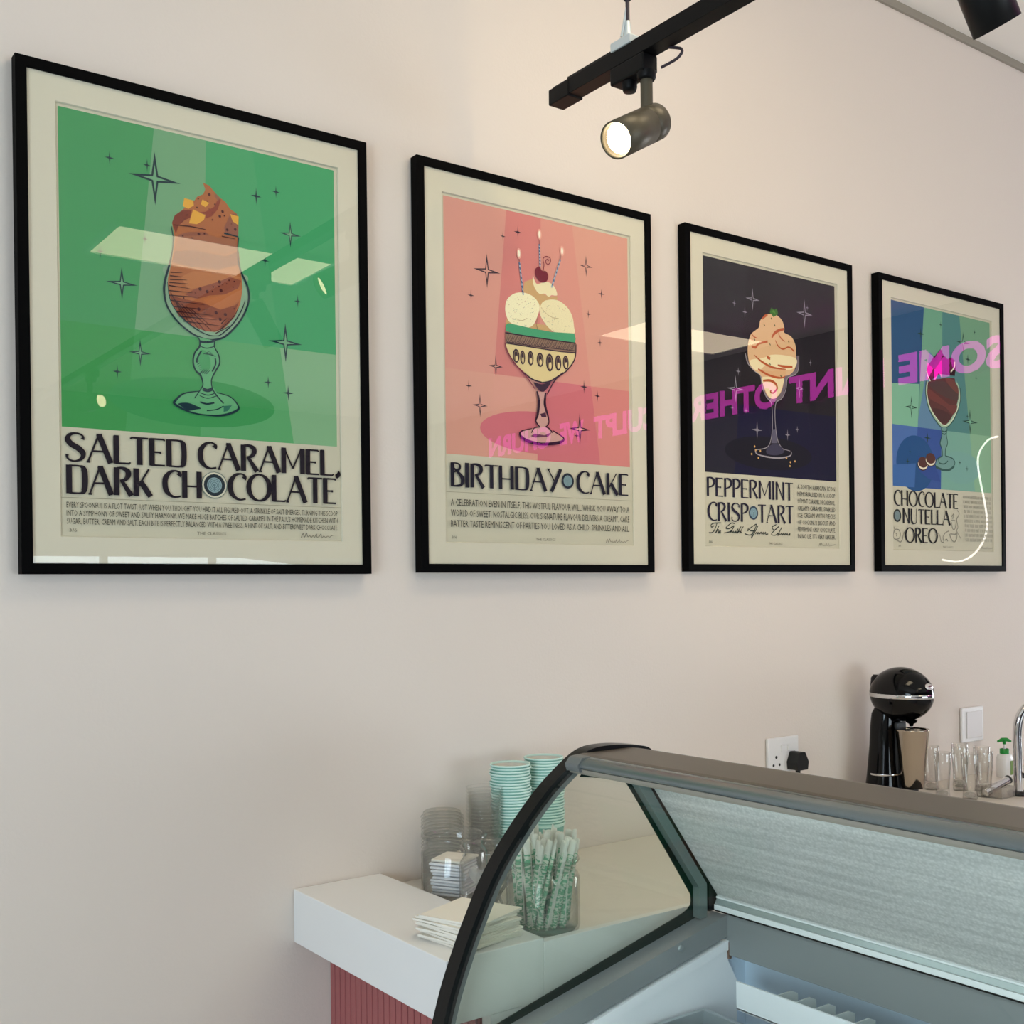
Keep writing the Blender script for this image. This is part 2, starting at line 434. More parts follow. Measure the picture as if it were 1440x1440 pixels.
ARTWORK = [
"p0:66,764 224,764 187,415 66,415|p1:224,764 316,764 306,415 187,415|p2:316,764 403,764 452,415 306,415|p3:403,764 566,764 566,415 452,415|p4:66,415 187,415 169,241 66,241|p5:187,415 306,415 299,241 169,241|p6:306,415 452,415 477,241 299,241|p7:452,415 566,415 566,241 477,241|e8:290,300;150 42|t9:148.5,696.9;8.8 12.1|t9:211.5,697.9;7.3 12.3|t9:409.1,684.4;10.3 15.9|t9:447.8,699.8;8.4 12.2|t9:488.7,505.2;7.5 12.8|t9:131.6,537.6;6.5 11.6|t9:206.2,571.5;6.8 10.1|t9:424.6,570.2;8.8 10.7|t9:156.6,340.2;8 12.5|t9:427.9,349;8.8 11.7|t9:467.1,333.3;10.6 14.8|t9:224.5,677.9;45.1 45.7|t10:224.5,677.9;23.5 23.8|t9:166.1,489.6;26.7 27.8|t10:166.1,489.6;13.9 14.5|t9:463,425.6;34 36.3|t10:463,425.6;17.7 18.9|t9:475.3,626.7;21.3 24.6|t10:475.3,626.7;11.1 12.8|t9:195.5,376;19 23.6|t10:195.5,376;9.9 12.3|q11:247.3,534.1 240.5,509.6 237.5,490.1 240,469.2 247.3,453.2 264.5,434.2 288.5,419 310.7,413.1 328.8,414.6 347.1,423 370.6,448 386.1,474.5 392.3,497.6 389,519.3 378.8,539.9|p12:253.3,607.5 258.2,621.3 271.4,632.3 277,639.8 293.8,653.8 298.3,661.2 309.6,667.8 313.7,677.3 309.4,688.3 321,685.3 332.2,674.5 341.2,667.5 350.3,662.7 359.4,651.3 370.9,645.7 375,638.8 373.8,603.2 371.9,580.8 373.2,558.9 378.7,535.5 380.7,511.4 375.7,484.1 366.1,460.7 347.3,438.4 328.9,428.4 310.9,427.2 284.2,434.6 262.5,448.9 249.7,468.4 244.6,491.1 244.9,510.3 250.6,534.6 254.8,560.9 257.7,582.7|p13:253.3,607.5 258.2,621.3 271.4,632.3 289.1,636.8 285.6,622.1 275.6,615.9 264.5,604.3 260,589.5|p14:297.9,633 313.7,638.2 329.6,649.9 336.6,664.4 342.3,665.5 336.4,646.9 324.8,631.6 313.5,626.2 313.6,633.8|p15:332.2,674.5 341.2,666.4 336.6,662.2 329.9,669.6|p16:262.1,587.8 282,596.7 313.2,602.3 319.9,598.1 322.1,591.9 304,586.6 279.6,584.5 264.3,585|p16:347.4,616.1 359.3,642.5 370.9,645.7 374.9,634.4 373.6,605.4 349.6,607.7|p17:264.3,586 319.9,598.1 335.7,596.5 367.9,600 372.3,580.9 349.1,568.1 290.4,566.9 257.4,561.3|p18:257.4,559.2 290.4,566.9 349,565.9 374.2,579 376.6,555 335,539.6 279,537.1 252.8,539.2|p19:267.7,516 289.9,530.2 323.5,531.2 367.1,533.6 378.7,531 357.7,525.6 330.1,514.8 296.2,501 280.6,496.5|p20:273.9,486.9 296.2,501 334.7,517.7 357.7,530 378.6,526.6 371.4,510 352.7,498.4 318.5,491.3 295.9,481.5|p21:307.1,483.1 348.1,497.8 378.4,515.5 378.2,497.8 361.7,479.9 338.6,470.1 316,473.5|p22:247.7,480.9 273.8,478.3 307,476.6 338.6,469 366.3,480.6 373.4,488.2 361.4,455.7 342.7,435.6 326.7,428.1 288.7,435.2 262.5,451|p23:280,444.8 315.7,453.9 347.5,449.4 333.5,432.3 310.9,427.2 288.6,433|p24:272.6,640 275.7,654.6 291.6,653.4 292.5,645 282.5,637|p24:283.3,612 291.3,637.8 313.1,631.6 310.1,622.3 297.7,613.1|p24:304.9,649.5 308.3,658.4 320.6,654.7 313.8,645.8|p24:358.8,642.4 375,641 373.9,625.3 363.7,630.1|d25:320.8,669.6;2.52|d25:345,644.2;2.52|d25:300.8,596.4;2.52|d25:353.1,613.2;2.52|d25:368.2,616.8;2.52|d25:339.6,634.8;2.52|d25:337.4,518.1;2.88|d25:340.2,503.2;2.88|d25:314.5,497.6;2.88|d25:301.8,500.1;2.88|d25:347.6,461.5;2.88|d25:337.9,451.9;2.88|d25:330.5,462.5;2.88|d25:299.1,464.6;2.88|d25:300.5,658.4;1.44|d25:298.1,642.4;1.44|d25:330.8,654.1;1.44|d25:310.9,598.6;1.44|d25:272,588;1.44|d25:348.1,637.1;1.44|d25:325.9,625.7;1.44|d25:279.7,625.7;1.44|d25:355.4,523.5;1.44|d25:325.9,507.6;1.44|d25:336.4,509.8;1.44|d25:365.1,523;1.44|d25:324.2,499.1;1.44|d25:364.4,474.4;1.44|d25:289,460;1.44|d25:272.1,480.2;1.44|d25:288.5,587.1;1.44|d25:288.4,549.4;1.44|d25:297.3,552.6;1.44|d25:359.4,568.8;1.44|d25:359.2,554.9;1.44|d25:328.2,545;1.44|d25:287.8,537.4;1.44|d25:316.8,657;0.96|d25:320,643.8;0.96|d25:326.3,638.4;0.96|d25:270.9,624.7;0.96|d25:275.7,618.5;0.96|d25:272.3,613.2;0.96|d25:360.9,625.1;0.96|d25:309,459.5;0.96|d25:292.7,491.8;0.96|d25:350.7,516.8;0.96|d25:343.3,513.5;0.96|d25:362.8,512.5;0.96|d25:353.3,454.6;0.96|d25:263.8,547;0.96|d25:270.7,576.5;0.96|d25:276.2,578.5;0.96|d25:279.2,555.4;0.96|d25:285.9,556.9;0.96|d25:304.6,549.2;0.96|d25:317.1,558.4;0.96|d25:340.4,552;0.96|d25:305.6,538.1;0.96|d25:280.8,540.2;0.96|d25:260.7,559.8;0.96|l25:255.8,604.4 284.3,606.8 313.2,606.4;1.44 2.16 1.2|l9:346.8,606.1 373.6,604.3;3.12 1.92|l25:342.6,599.9 367.9,599.5;1.92 0.96|l26:249.3,521.2 270,523.6;1.92 0.6|l26:248.2,515.1 273.2,516.4;1.92 0.6|l26:248.1,508.7 278.6,512.1;1.92 0.6|l26:246.9,503.2 281.2,505.8;1.92 0.6|l26:246.4,497.8 282.9,497.9;1.92 0.6|l26:245.7,489.1 287.2,491.4;1.92 0.6|l26:245.5,481 299.3,485.2;1.92 0.6|l26:247.6,472.8 309.2,473.6;1.92 0.6|l26:252.9,462.5 314.7,465.7;1.92 0.6|l26:258.2,454.7 324.8,456.9;1.92 0.6|l26:263.5,446.9 332.6,450.1;1.92 0.6|l26:271.1,439.7 342.8,440;1.92 0.6|l26:248.9,486.4 274.4,440.8;1.2 0.84|l26:254.2,477.6 286.4,432.3;1.2 0.84|l26:259.5,473 299.7,428;1.2 0.84|l26:267.1,469.8 310.8,426.1;1.2 0.84|l26:275.8,465.7 322.1,428.6;1.2 0.84|l26:284.6,462.6 315.5,440.8;1.2 0.84|s26:372.1,477 361.4,457.9 337,432.7;0.96 1.92|s26:354.3,441.5 328.9,425.6;0.96 1.92|s26:349.8,455.2 339.4,444;0.96 1.92|s9:251.4,600.8 254.4,582.2 253.1,560.6 247.3,534.1 240.5,509.6 237.5,490.1 240,469.2 247.3,453.2 264.5,434.2 288.5,419 310.7,413.1 328.8,414.6 347.1,423 370.6,448 386.1,474.5 392.3,497.6 389,519.3 378.8,539.9 373.2,558.9 371.9,580.8 373.8,603.2;1.44 1.68 1.44 3.12 3.84 4.08 3.12 2.88 2.88 2.88 3.12 3.36 3.36 3.36 3.36 3.36 3.84 3.36 2.16 1.68 2.88|s9:243.7,503.7 246.6,478.6 256.1,458.7 275.5,439.9 301.9,425 319.8,420.7 338,423;0.72 1.44 1.44 1.92 1.92 1.44 0.72|s9:384.7,492 377.9,473.4 361.3,446.8 342.6,428 333.4,421.3;0.72 1.92 2.16 1.92 0.96|p27:295.8,415.4 299.5,409.3 298.6,398.9 290.9,387.7 287.6,371.2 291.9,355.5 300.2,347.6 303.8,333.2 302.9,328.7 296,320.7 270.4,315.3 255.4,302.3 254.5,292 280.4,281.2 310.7,280 341.5,282.6 365.2,291.3 369.2,300.6 357.6,314.6 329.7,320.9 322.1,330.6 319.9,342.2 323.9,351.5 335,370.5 333.6,385.2 327.6,396.4 327,412.6|q28:300.8,393.2 296.7,375.1 305.6,355.5 317.9,362.7 318.1,377.5 312.1,390.1|s9:295.8,415.4 299.5,409.3 299.3,398.9 290.9,387.7 287.3,372.6 291.2,356.9 300.2,349 304.5,334.8 302.2,327.2 289,307.6;1.92 2.16 3.12 2.64 2.64 2.64 3.12 1.92 1.92 1.68|s9:327.8,414.2 326.1,402.1 333.6,388.2 335.3,373.5 327.1,357.8 320.4,343.7 320.8,330.5 326.5,319.2 341.8,302.7;1.92 1.92 2.16 2.64 2.64 1.92 1.92 2.4 2.64|s9:297.5,320.5 270.4,313.9 255.4,300.8 254.5,293.5 280.4,282.6 310.7,279.6 341.5,282.1 366.8,292.9 368.5,302.1 354.5,315.8 329.7,320.9;1.68 2.64 4.08 4.32 2.88 2.4 4.08 4.08 2.64 1.92 1.68|s9:300.2,407.9 312.4,407.9 326.2,411.8;4.32|s9:301.6,399.2 312.2,397.5 326.1,402.1;1.68|s9:303.7,325.1 312.8,323 322,326.9;6|s9:299,318 312.7,314.9 325,319;1.68|s9:298.2,312.8 312.6,309.3 328.8,314.9;1.44|s9:298.8,301.8 310.9,299.2 324.8,302.7;3.12|s9:310.8,287.4 329.3,291.2 341.8,298.2;1.92|s9:302.3,391.9 296.1,380.9 292.9,370.3;2.88|s9:327.4,381.5 328,371.2 321.7,357.2;2.64|q9:259.7,295.4 276.2,298.3 292.6,293.9 300.2,290.2 292.6,288.1 277.5,284.6 264.1,291.4|p29:341.8,298.2 357.4,301.1 349.4,290 341.6,287.8|l9:292.2,373.1 296.8,378.1;1.44 0.6|l9:293.5,370.1 297.9,374.1;1.44 0.6|l9:294.8,367 299.1,370.1;1.44 0.6|l9:296.1,363.9 300.3,366.1;1.44 0.6|l9:297.5,360.8 301.4,362.1;1.44 0.6|l9:298.8,357.7 302.6,358.1;1.44 0.6|l9:300.1,354.6 303.7,354.1;1.44 0.6|l9:306,386.5 318.3,393.1;1.44 0.48|l9:309.3,386.4 320.4,391.2;1.44 0.48|l9:312.7,386.4 322.6,389.4;1.44 0.48|l9:316.1,386.3 324.7,387.6;1.44 0.48|l9:319.4,386.2 326.8,385.8;1.44 0.48|l9:322.8,386.2 328.9,383.9;1.44 0.48|l9:299.5,351.9 307.2,360.1;1.68 0.48|l9:303.3,352 311,360.2;1.68 0.48|l9:307.1,352.1 314.8,360.3;1.68 0.48|l9:310.9,352.2 318.6,360.4;1.68 0.48|d30:323,157;23.8|d31:323,157;22.6|d32:323,157;19.5|d33:323,157;13.6|d34:323,157;11.7|d33:323,157;10.3|d34:323,157;8.78|d33:323,157;7.41|d34:323,157;5.85|d33:323,157;4.49|d34:323,157;2.54|l34:323,155.05 323,146.275;1.75|l35:63,125.3 571,125.3;0.8",
"p36:66,764 224,764 187,415 66,415|p37:224,764 316,764 306,415 187,415|p38:316,764 403,764 452,415 306,415|p39:403,764 566,764 566,415 452,415|p40:66,415 187,415 169,241 66,241|p41:187,415 306,415 299,241 169,241|p42:306,415 452,415 477,241 299,241|p43:452,415 566,415 566,241 477,241|e44:300,300;150 45|t45:214.4,707;6.8 10.7|t45:253.9,722.7;10.9 14|t45:131.4,570.8;8.4 12.4|t45:485.9,625.5;10 11|t45:446.6,575.1;7.7 10.1|t45:480.3,515.4;7.8 10.1|t45:123.1,384;8.4 12.3|t45:431.7,411.8;10.3 15|t45:470.8,395.1;8.2 12.6|t45:172.3,627.5;34.3 35.9|t40:172.3,627.5;17.8 18.7|t45:441.7,680.6;19.6 23.4|t40:441.7,680.6;10.2 12.1|t45:192,431.5;18.3 23.6|t40:192,431.5;9.5 12.2|t45:150.7,346;18.8 24.8|t40:150.7,346;9.8 12.9|t45:418.3,317;31.2 34.8|t40:418.3,317;16.2 18.1|t45:409,301.8;7.5 10|p46:265,589.6 269.4,619.7 292,629.5 294.5,617.2 315.7,601.3 337.3,598 357.8,602.1 359.1,596.9 348,582.4 315.2,567.2 283.4,583.9|p46:220,533.2 405.5,536.2 405.3,525.3 219.8,520.7|q47:292.6,635.9 302.5,620.5 326.9,628.5 343.2,626.7 354,617.6 358.7,605.4 353.7,602.5 342.8,602 334.5,597.2 323.8,602.4 310.3,600 299.7,607.4 293.2,619.1|q47:312.6,575.3 322.2,586.2 342.6,592.4 364.6,592.3 386.6,581.4 400.3,563.8 405,540.5 403.9,526.2 363.5,523.3 347.1,523.4 325.5,536.6 309.7,557.9|q48:217.8,555.8 223.2,575.2 241.5,590.4 265.1,596.3 288.8,593.1 304.7,582.7 309.8,570.7 304.2,552.9 293.2,532.4 277.2,522.9 256.1,522.3 230.2,528.3 221.4,539.6|l49:243.5,578.1 243.4,580.5;0.7|l50:226.9,548.8 229,547.6;0.7|l50:242.1,551.7 244.1,550.1;0.7|l51:244.7,527.4 247.1,526;0.7|l50:286.5,578.8 284.9,576.4;0.7|l50:253.2,534.5 254.4,534.6;0.7|l51:238.8,555.1 242,553.6;0.7|l50:226.1,564.3 228.7,564.6;0.7|l49:256.5,549.9 256.2,551.4;0.7|l51:244.7,536.3 241.4,535.1;0.7|l49:246.5,552.4 248,554.7;0.7|l52:276.9,585.2 277.9,585.7;0.7|l50:239.3,557.4 240.3,559.3;0.7|l52:249.5,534.3 247.8,533.6;0.7|l52:291.3,583.9 289.8,586.4;0.7|l50:252.7,580.7 254.4,578.3;0.7|l52:227,564.6 229,565.4;0.7|l51:297.2,554.1 295.6,555.7;0.7|l49:259.3,578.4 260,580.5;0.7|l49:268.9,565.9 266.4,563.9;0.7|l51:252.9,568.1 252.5,569.8;0.7|l51:295.6,585 292.3,586.5;0.7|l51:277,580.1 277.4,579.7;0.7|l50:250,583.2 252,584;0.7|l52:300.7,563.4 300.3,563.3;0.7|l49:241.9,557.3 244.3,557.7;0.7|l52:228,566.8 228.2,565.2;0.7|l50:257.1,570.5 253.8,567.5;0.7|l49:267.7,527.6 271.1,527.1;0.7|l51:291.5,547.4 291.5,549.8;0.7|l52:240.9,531.1 239.7,530.1;0.7|l49:286,551.2 286.2,550.4;0.7|l49:277.6,573 281.1,576;0.7|l52:276.5,586.5 278.5,588.1;0.7|l49:290.2,537.9 290.7,536.5;0.7|l51:296.3,578.7 294.2,580.4;0.7|l49:271.8,572.8 274.1,571.5;0.7|l52:292.2,557.7 289.6,556.7;0.7|l49:287.6,556.4 290.7,557.1;0.7|l51:231.2,540.6 231.1,538.5;0.7|l50:271.8,580 268.6,577.4;0.7|l50:294.5,573.6 297,576.4;0.7|l50:266.6,564.5 265.8,562.9;0.7|l51:290.6,566.7 287.7,565.6;0.7|l49:292.8,560.1 292.1,558.8;0.7|l52:258.8,548.4 259.8,546;0.7|l52:261.9,579.9 261,581.7;0.7|l50:279.2,569.6 277.3,566.6;0.7|l50:226.1,571.7 223.4,573.6;0.7|l51:285,553.6 285.2,554.2;0.7|l52:247.7,571.1 251.3,570.9;0.7|l50:276.6,552 276.9,549.6;0.7|l49:284.8,555.6 285.6,556.1;0.7|l50:235.7,536.7 239.3,538.1;0.7|l52:258,549.7 256.4,546.9;0.7|l51:240,535.8 236.9,534.6;0.7|l50:294.4,571.6 293.1,572.6;0.7|l51:286,541.2 283.5,540.3;0.7|l51:262.8,552.3 264.6,549.8;0.7|l52:234,543.6 234.9,541.8;0.7|l49:247.8,528.8 250.6,530.7;0.7|l50:262.7,573.7 260.7,574.5;0.7|l49:272.4,527.8 272.4,525;0.7|l51:249,558.6 247.2,556;0.7|l50:260,552.7 259.3,553.2;0.7|l49:320,551.2 323.5,548.7;0.7|l50:396,555.6 399.2,554.5;0.7|l49:358.4,548.3 361.4,547;0.7|l50:330.4,569.5 327.6,571.8;0.7|l50:351.1,551 347.5,552;0.7|l50:381.8,578.6 378.6,579.6;0.7|l52:392.4,552.6 394.2,551.9;0.7|l51:378.7,556 380.4,555.9;0.7|l50:360.5,578.9 360.4,581.5;0.7|l50:331.4,530.2 331.5,530;0.7|l52:343.2,561.2 342.4,561.5;0.7|l51:330.8,574.6 328.7,574;0.7|l52:357.7,543.3 360.7,544;0.7|l49:379.5,536.7 378.2,538.6;0.7|l49:362.8,577.1 363.7,574.7;0.7|l49:343.2,545.9 344,548.8;0.7|l50:371.5,574.1 373.7,574.5;0.7|l51:388.4,541.8 391.4,539.8;0.7|l51:392.8,551.7 393.6,551.7;0.7|l49:324.3,539.3 324.4,537.3;0.7|l51:378.5,588.6 377.2,587.8;0.7|l51:329.4,565 326.1,566.2;0.7|l51:340.3,526.4 336.5,524.8;0.7|l50:335.8,569.5 338.2,571.1;0.7|l51:350.3,549.4 347.8,549.1;0.7|l50:323,551.6 323.5,553;0.7|l50:334.9,541.3 332.5,543.8;0.7|l49:340.6,538.8 344,536.7;0.7|l52:352,540.6 350.1,540.3;0.7|l52:341.4,529 342.3,530.3;0.7|l50:370,546 371.3,543.9;0.7|l50:360.2,581.3 356.4,580.4;0.7|l51:335.1,579.1 332.2,575.9;0.7|l52:342.6,550.7 345.7,553.7;0.7|l51:390.1,581.4 392.1,579.9;0.7|l50:375.3,574.1 376.3,572.9;0.7|l52:382.8,538.8 380.3,540.2;0.7|l51:375.3,529.4 376.6,531;0.7|l49:396.1,551.4 393,552.8;0.7|l49:329.2,554.4 329.5,555.3;0.7|l51:380.5,538.8 378.1,539.4;0.7|l52:342.7,563.4 346.1,562.8;0.7|l51:350,553.7 353.4,556;0.7|l52:346.5,525.5 342.9,527.4;0.7|l50:342.5,543.1 345.8,543.6;0.7|l49:321.3,564 318.7,560.7;0.7|l51:370.1,568 369.7,570.1;0.7|l51:379.9,565.1 378.6,564.3;0.7|l51:331,542.5 328.6,541.5;0.7|l51:368.4,552.2 367.5,553.7;0.7|s53:312.5,571.1 325.9,560.1 342.1,553.8 361.2,553.1;1.12|s53:243.3,538.4 258.9,535.3 274.8,542.6;1.12|s54:304.2,552.9 299.9,533.3 302.4,523;1.26|q55:297.5,640.9 299,651.7 308.5,658.3 316.4,650.3 327.2,650.9 333.3,642.3 329.6,631 318.7,625.1 305.4,629.4|s56:318.6,649.5 322,663.9 319.5,676.3 327.7,683 338.5,681.6 339.8,673.2 332.9,666.7 326.7,670 328.1,675.6 333,677.4 335.2,674.2;1.68|l57:255.5,658.4 265,590.7;3.64|l58:254.5,658.2 257.2,653.7;3.36|l58:255.8,648.6 258.6,644.1;3.36|l58:257.2,638.9 260,634.4;3.36|l58:258.5,629.2 261.3,624.7;3.36|l58:259.9,619.6 262.7,615.1;3.36|l58:261.2,609.9 264,605.4;3.36|l58:262.6,600.2 265.4,595.7;3.36|e59:254.8,677.1;6 11|e60:254.8,677.1;2.8 7|l61:255.5,658.4 255.1,665.7;1.12|l57:309.7,706.5 311.2,659;3.64|l58:308.6,706.3 310.9,703.3;3.36|l58:308.8,699.5 311.1,696.5;3.36|l58:309.1,692.7 311.3,689.7;3.36|l58:309.3,686 311.5,682.9;3.36|l58:309.5,679.2 311.7,676.1;3.36|l58:309.7,672.4 311.9,669.3;3.36|l58:309.9,665.6 312.1,662.6;3.36|e59:310.3,727.8;6 11|e60:310.3,727.8;2.8 7|l61:309.7,706.5 309.3,713.9;1.12|l57:367.3,683.1 341.7,617.9;3.64|l58:366.2,682.9 366.6,678.6;3.36|l58:362.5,673.6 362.9,669.2;3.36|l58:358.9,664.2 359.2,659.9;3.36|l58:355.2,654.9 355.6,650.6;3.36|l58:351.5,645.6 351.9,641.3;3.36|l58:347.9,636.3 348.2,632;3.36|l58:344.2,627 344.6,622.7;3.36|e59:372.3,702.2;6 11|e60:372.3,702.2;2.8 7|l61:367.3,683.1 366.9,690.6;1.12|p62:217.8,520.5 225,525.6 282.5,522.6 341.6,521.6 403.9,526.2 408,514.8 405,505.7 363.3,503.9 325,503.5 282.2,503.5 242.8,504.9 217.6,508|p63:216.2,482.9 260.8,485 324.9,494.3 407.8,504.3 406.3,474.6 390.2,450.2 367.7,432.3 336.7,413.7 310.7,409.4 285.1,415.3 260,429.5 233.2,446.6 219,466.7|p64:216.1,505.8 295,505.1 407.9,505.7 406.8,483.3 359.6,481.7 294.6,482.2 216.6,482.3|l45:217.2,484 225.7,503.6;1.26 0.56|l45:221,484 231.6,502.5;1.26 0.56|l45:224.8,484.1 237.5,501.3;1.26 0.56|l45:228.7,484.2 237.2,499.3;1.26 0.56|l45:232.5,484.2 243.1,504.2;1.26 0.56|l45:236.3,484.3 249.1,503;1.26 0.56|l45:240.1,484.3 248.7,501;1.26 0.56|l45:244,484.4 254.6,499.8;1.26 0.56|l45:247.8,484.5 260.7,504.7;1.26 0.56|l45:251.7,484.5 260.3,502.7;1.26 0.56|l45:255.6,484.6 266.3,501.5;1.26 0.56|l45:259.4,484.7 272.3,500.3;1.26 0.56|l45:263.3,484.7 272,504.4;1.26 0.56|l45:267.2,484.8 278,503.2;1.26 0.56|l45:271.1,484.8 284.1,502;1.26 0.56|l45:275,484.9 283.7,500;1.26 0.56|l45:278.9,485 289.8,504.9;1.26 0.56|l45:282.9,485 295.9,503.7;1.26 0.56|l45:286.8,485.1 295.5,501.8;1.26 0.56|l45:290.7,485.1 301.6,500.6;1.26 0.56|l45:294.7,485.2 307.8,505.5;1.26 0.56|l45:298.6,485.3 307.4,503.5;1.26 0.56|l45:302.6,485.3 313.6,502.3;1.26 0.56|l45:306.5,485.4 319.7,501.1;1.26 0.56|l45:310.5,485.5 319.4,505.2;1.26 0.56|l45:314.5,485.5 325.6,504;1.26 0.56|l45:318.5,485.6 331.7,502.8;1.26 0.56|l45:322.5,485.7 331.4,500.8;1.26 0.56|l45:326.5,485.7 337.6,505.7;1.26 0.56|l45:330.5,485.8 343.8,504.5;1.26 0.56|l45:334.5,485.8 343.5,502.5;1.26 0.56|l45:338.5,485.9 349.7,501.3;1.26 0.56|l45:342.6,486 356,506.3;1.26 0.56|l45:346.6,486 355.7,504.3;1.26 0.56|l45:350.7,486.1 361.9,503.1;1.26 0.56|l45:354.7,486.2 368.2,501.8;1.26 0.56|l45:358.8,486.2 367.9,506;1.26 0.56|l45:362.9,486.3 374.2,504.8;1.26 0.56|l45:367,486.4 380.5,503.6;1.26 0.56|l45:371.1,486.4 380.2,501.6;1.26 0.56|l45:375.2,486.5 386.6,506.6;1.26 0.56|l45:379.3,486.6 392.9,505.4;1.26 0.56|l45:383.4,486.6 392.6,503.3;1.26 0.56|l45:387.5,486.7 398.9,502.1;1.26 0.56|l45:391.6,486.8 405.4,507.1;1.26 0.56|l45:395.8,486.8 405,505.1;1.26 0.56|s45:215.5,504.1 294.9,503.9 407.8,505;2.52|s45:216.2,482.6 294.6,481.9 359.6,481.7 406.4,484;2.24|s45:219.3,485.3 303.2,485 404.2,488.3;1.4|e45:243.3,458.6;8.8 14.7|e65:243.3,458.6;5.98 11.5|e45:243.1,462.275;3.96 5.88|e63:244.62,453.455;3.08 5.88|e45:260.4,457.2;6.7 14.8|e65:260.4,457.2;4.56 11.5|e45:260.2,460.9;3.02 5.92|e63:261.405,452.02;2.35 5.92|e45:281.9,458;7.7 15.6|e65:281.9,458;5.24 12.2|e45:281.7,461.9;3.47 6.24|e63:283.055,452.54;2.7 6.24|e45:307.5,457.5;9.1 15.4|e65:307.5,457.5;6.19 12|e45:307.3,461.35;4.1 6.16|e63:308.865,452.11;3.19 6.16|e45:333.4,454.4;10 19.2|e65:333.4,454.4;6.8 15|e45:333.2,459.2;4.5 7.68|e63:334.9,447.68;3.5 7.68|e45:357,456.1;8.4 16.9|e65:357,456.1;5.71 13.2|e45:356.8,460.325;3.78 6.76|e63:358.26,450.185;2.94 6.76|e45:378.1,459.3;8 15.2|e65:378.1,459.3;5.44 11.9|e45:377.9,463.1;3.6 6.08|e63:379.3,453.98;2.8 6.08|s66:215.1,481.1 221.1,465.2 239.3,442.3 268.2,418.6 293.3,392.4;1.96 2.8 2.8 2.8 1.96|s45:407.8,502.6 404,470.8 381.2,442.4 349.9,420.2 325.4,385.3;2.24 2.8 2.8 2.8 2.24|s45:259.9,426.1 285.1,413.6 310.7,409.4;1.68 3.08 3.08|s45:310.7,408.5 336.7,415.4 370,436.9;2.8 3.36 1.4|q45:289.2,407.2 310.6,405.1 335.6,412.7 321.2,393.4 310.4,388.9 299.7,394.7|p67:297.5,387.7 321.2,390 320.5,345.6 328.9,327.5 320,313.2 335.1,307.5 370,292.9 356.6,281.6 304.4,276.4 264.1,280.4 251.7,294.6 264.4,303.9 300.6,311.7 293.3,324.7 301.1,344|s45:297.5,389.4 302.5,367.8 298.9,338.7 294,324.8 304.9,312;3.36 7 5.6 2.8 2.8|s45:321.1,388.3 318.6,362.5 326.9,337.6 328.8,322.4 320,314;4.2 7 4.2 2.24 2.24|p68:305.3,340.9 320.5,345.6 322.5,335.5 309.5,334.5|s45:281.3,298.4 288.8,309.1 304.9,312.9;2.24|s45:320,314.9 330.8,310.6 338.3,302.6;2.8|s45:283.5,307.9 253.9,299.8 252.7,289.6 272.5,280.1 308.7,276.6 354.4,282.3 370,292.9 339.5,307.8;1.96 2.24 5.6 7 6.16 7 3.36 1.96|p69:289.7,297.4 317.6,296 337.2,304.2 326.2,293.2 291.7,289 279,291.5|d70:380,200.6;17|d33:380,200.6;11.9|d34:380,200.6;10.2|d33:380,200.6;9.01|d34:380,200.6;7.65|d33:380,200.6;6.46|d34:380,200.6;5.1|d33:380,200.6;3.91|d34:380,200.6;2.21|l34:380,198.9 380,191.25;1.53|l35:63,163.8 571,163.8;0.8",
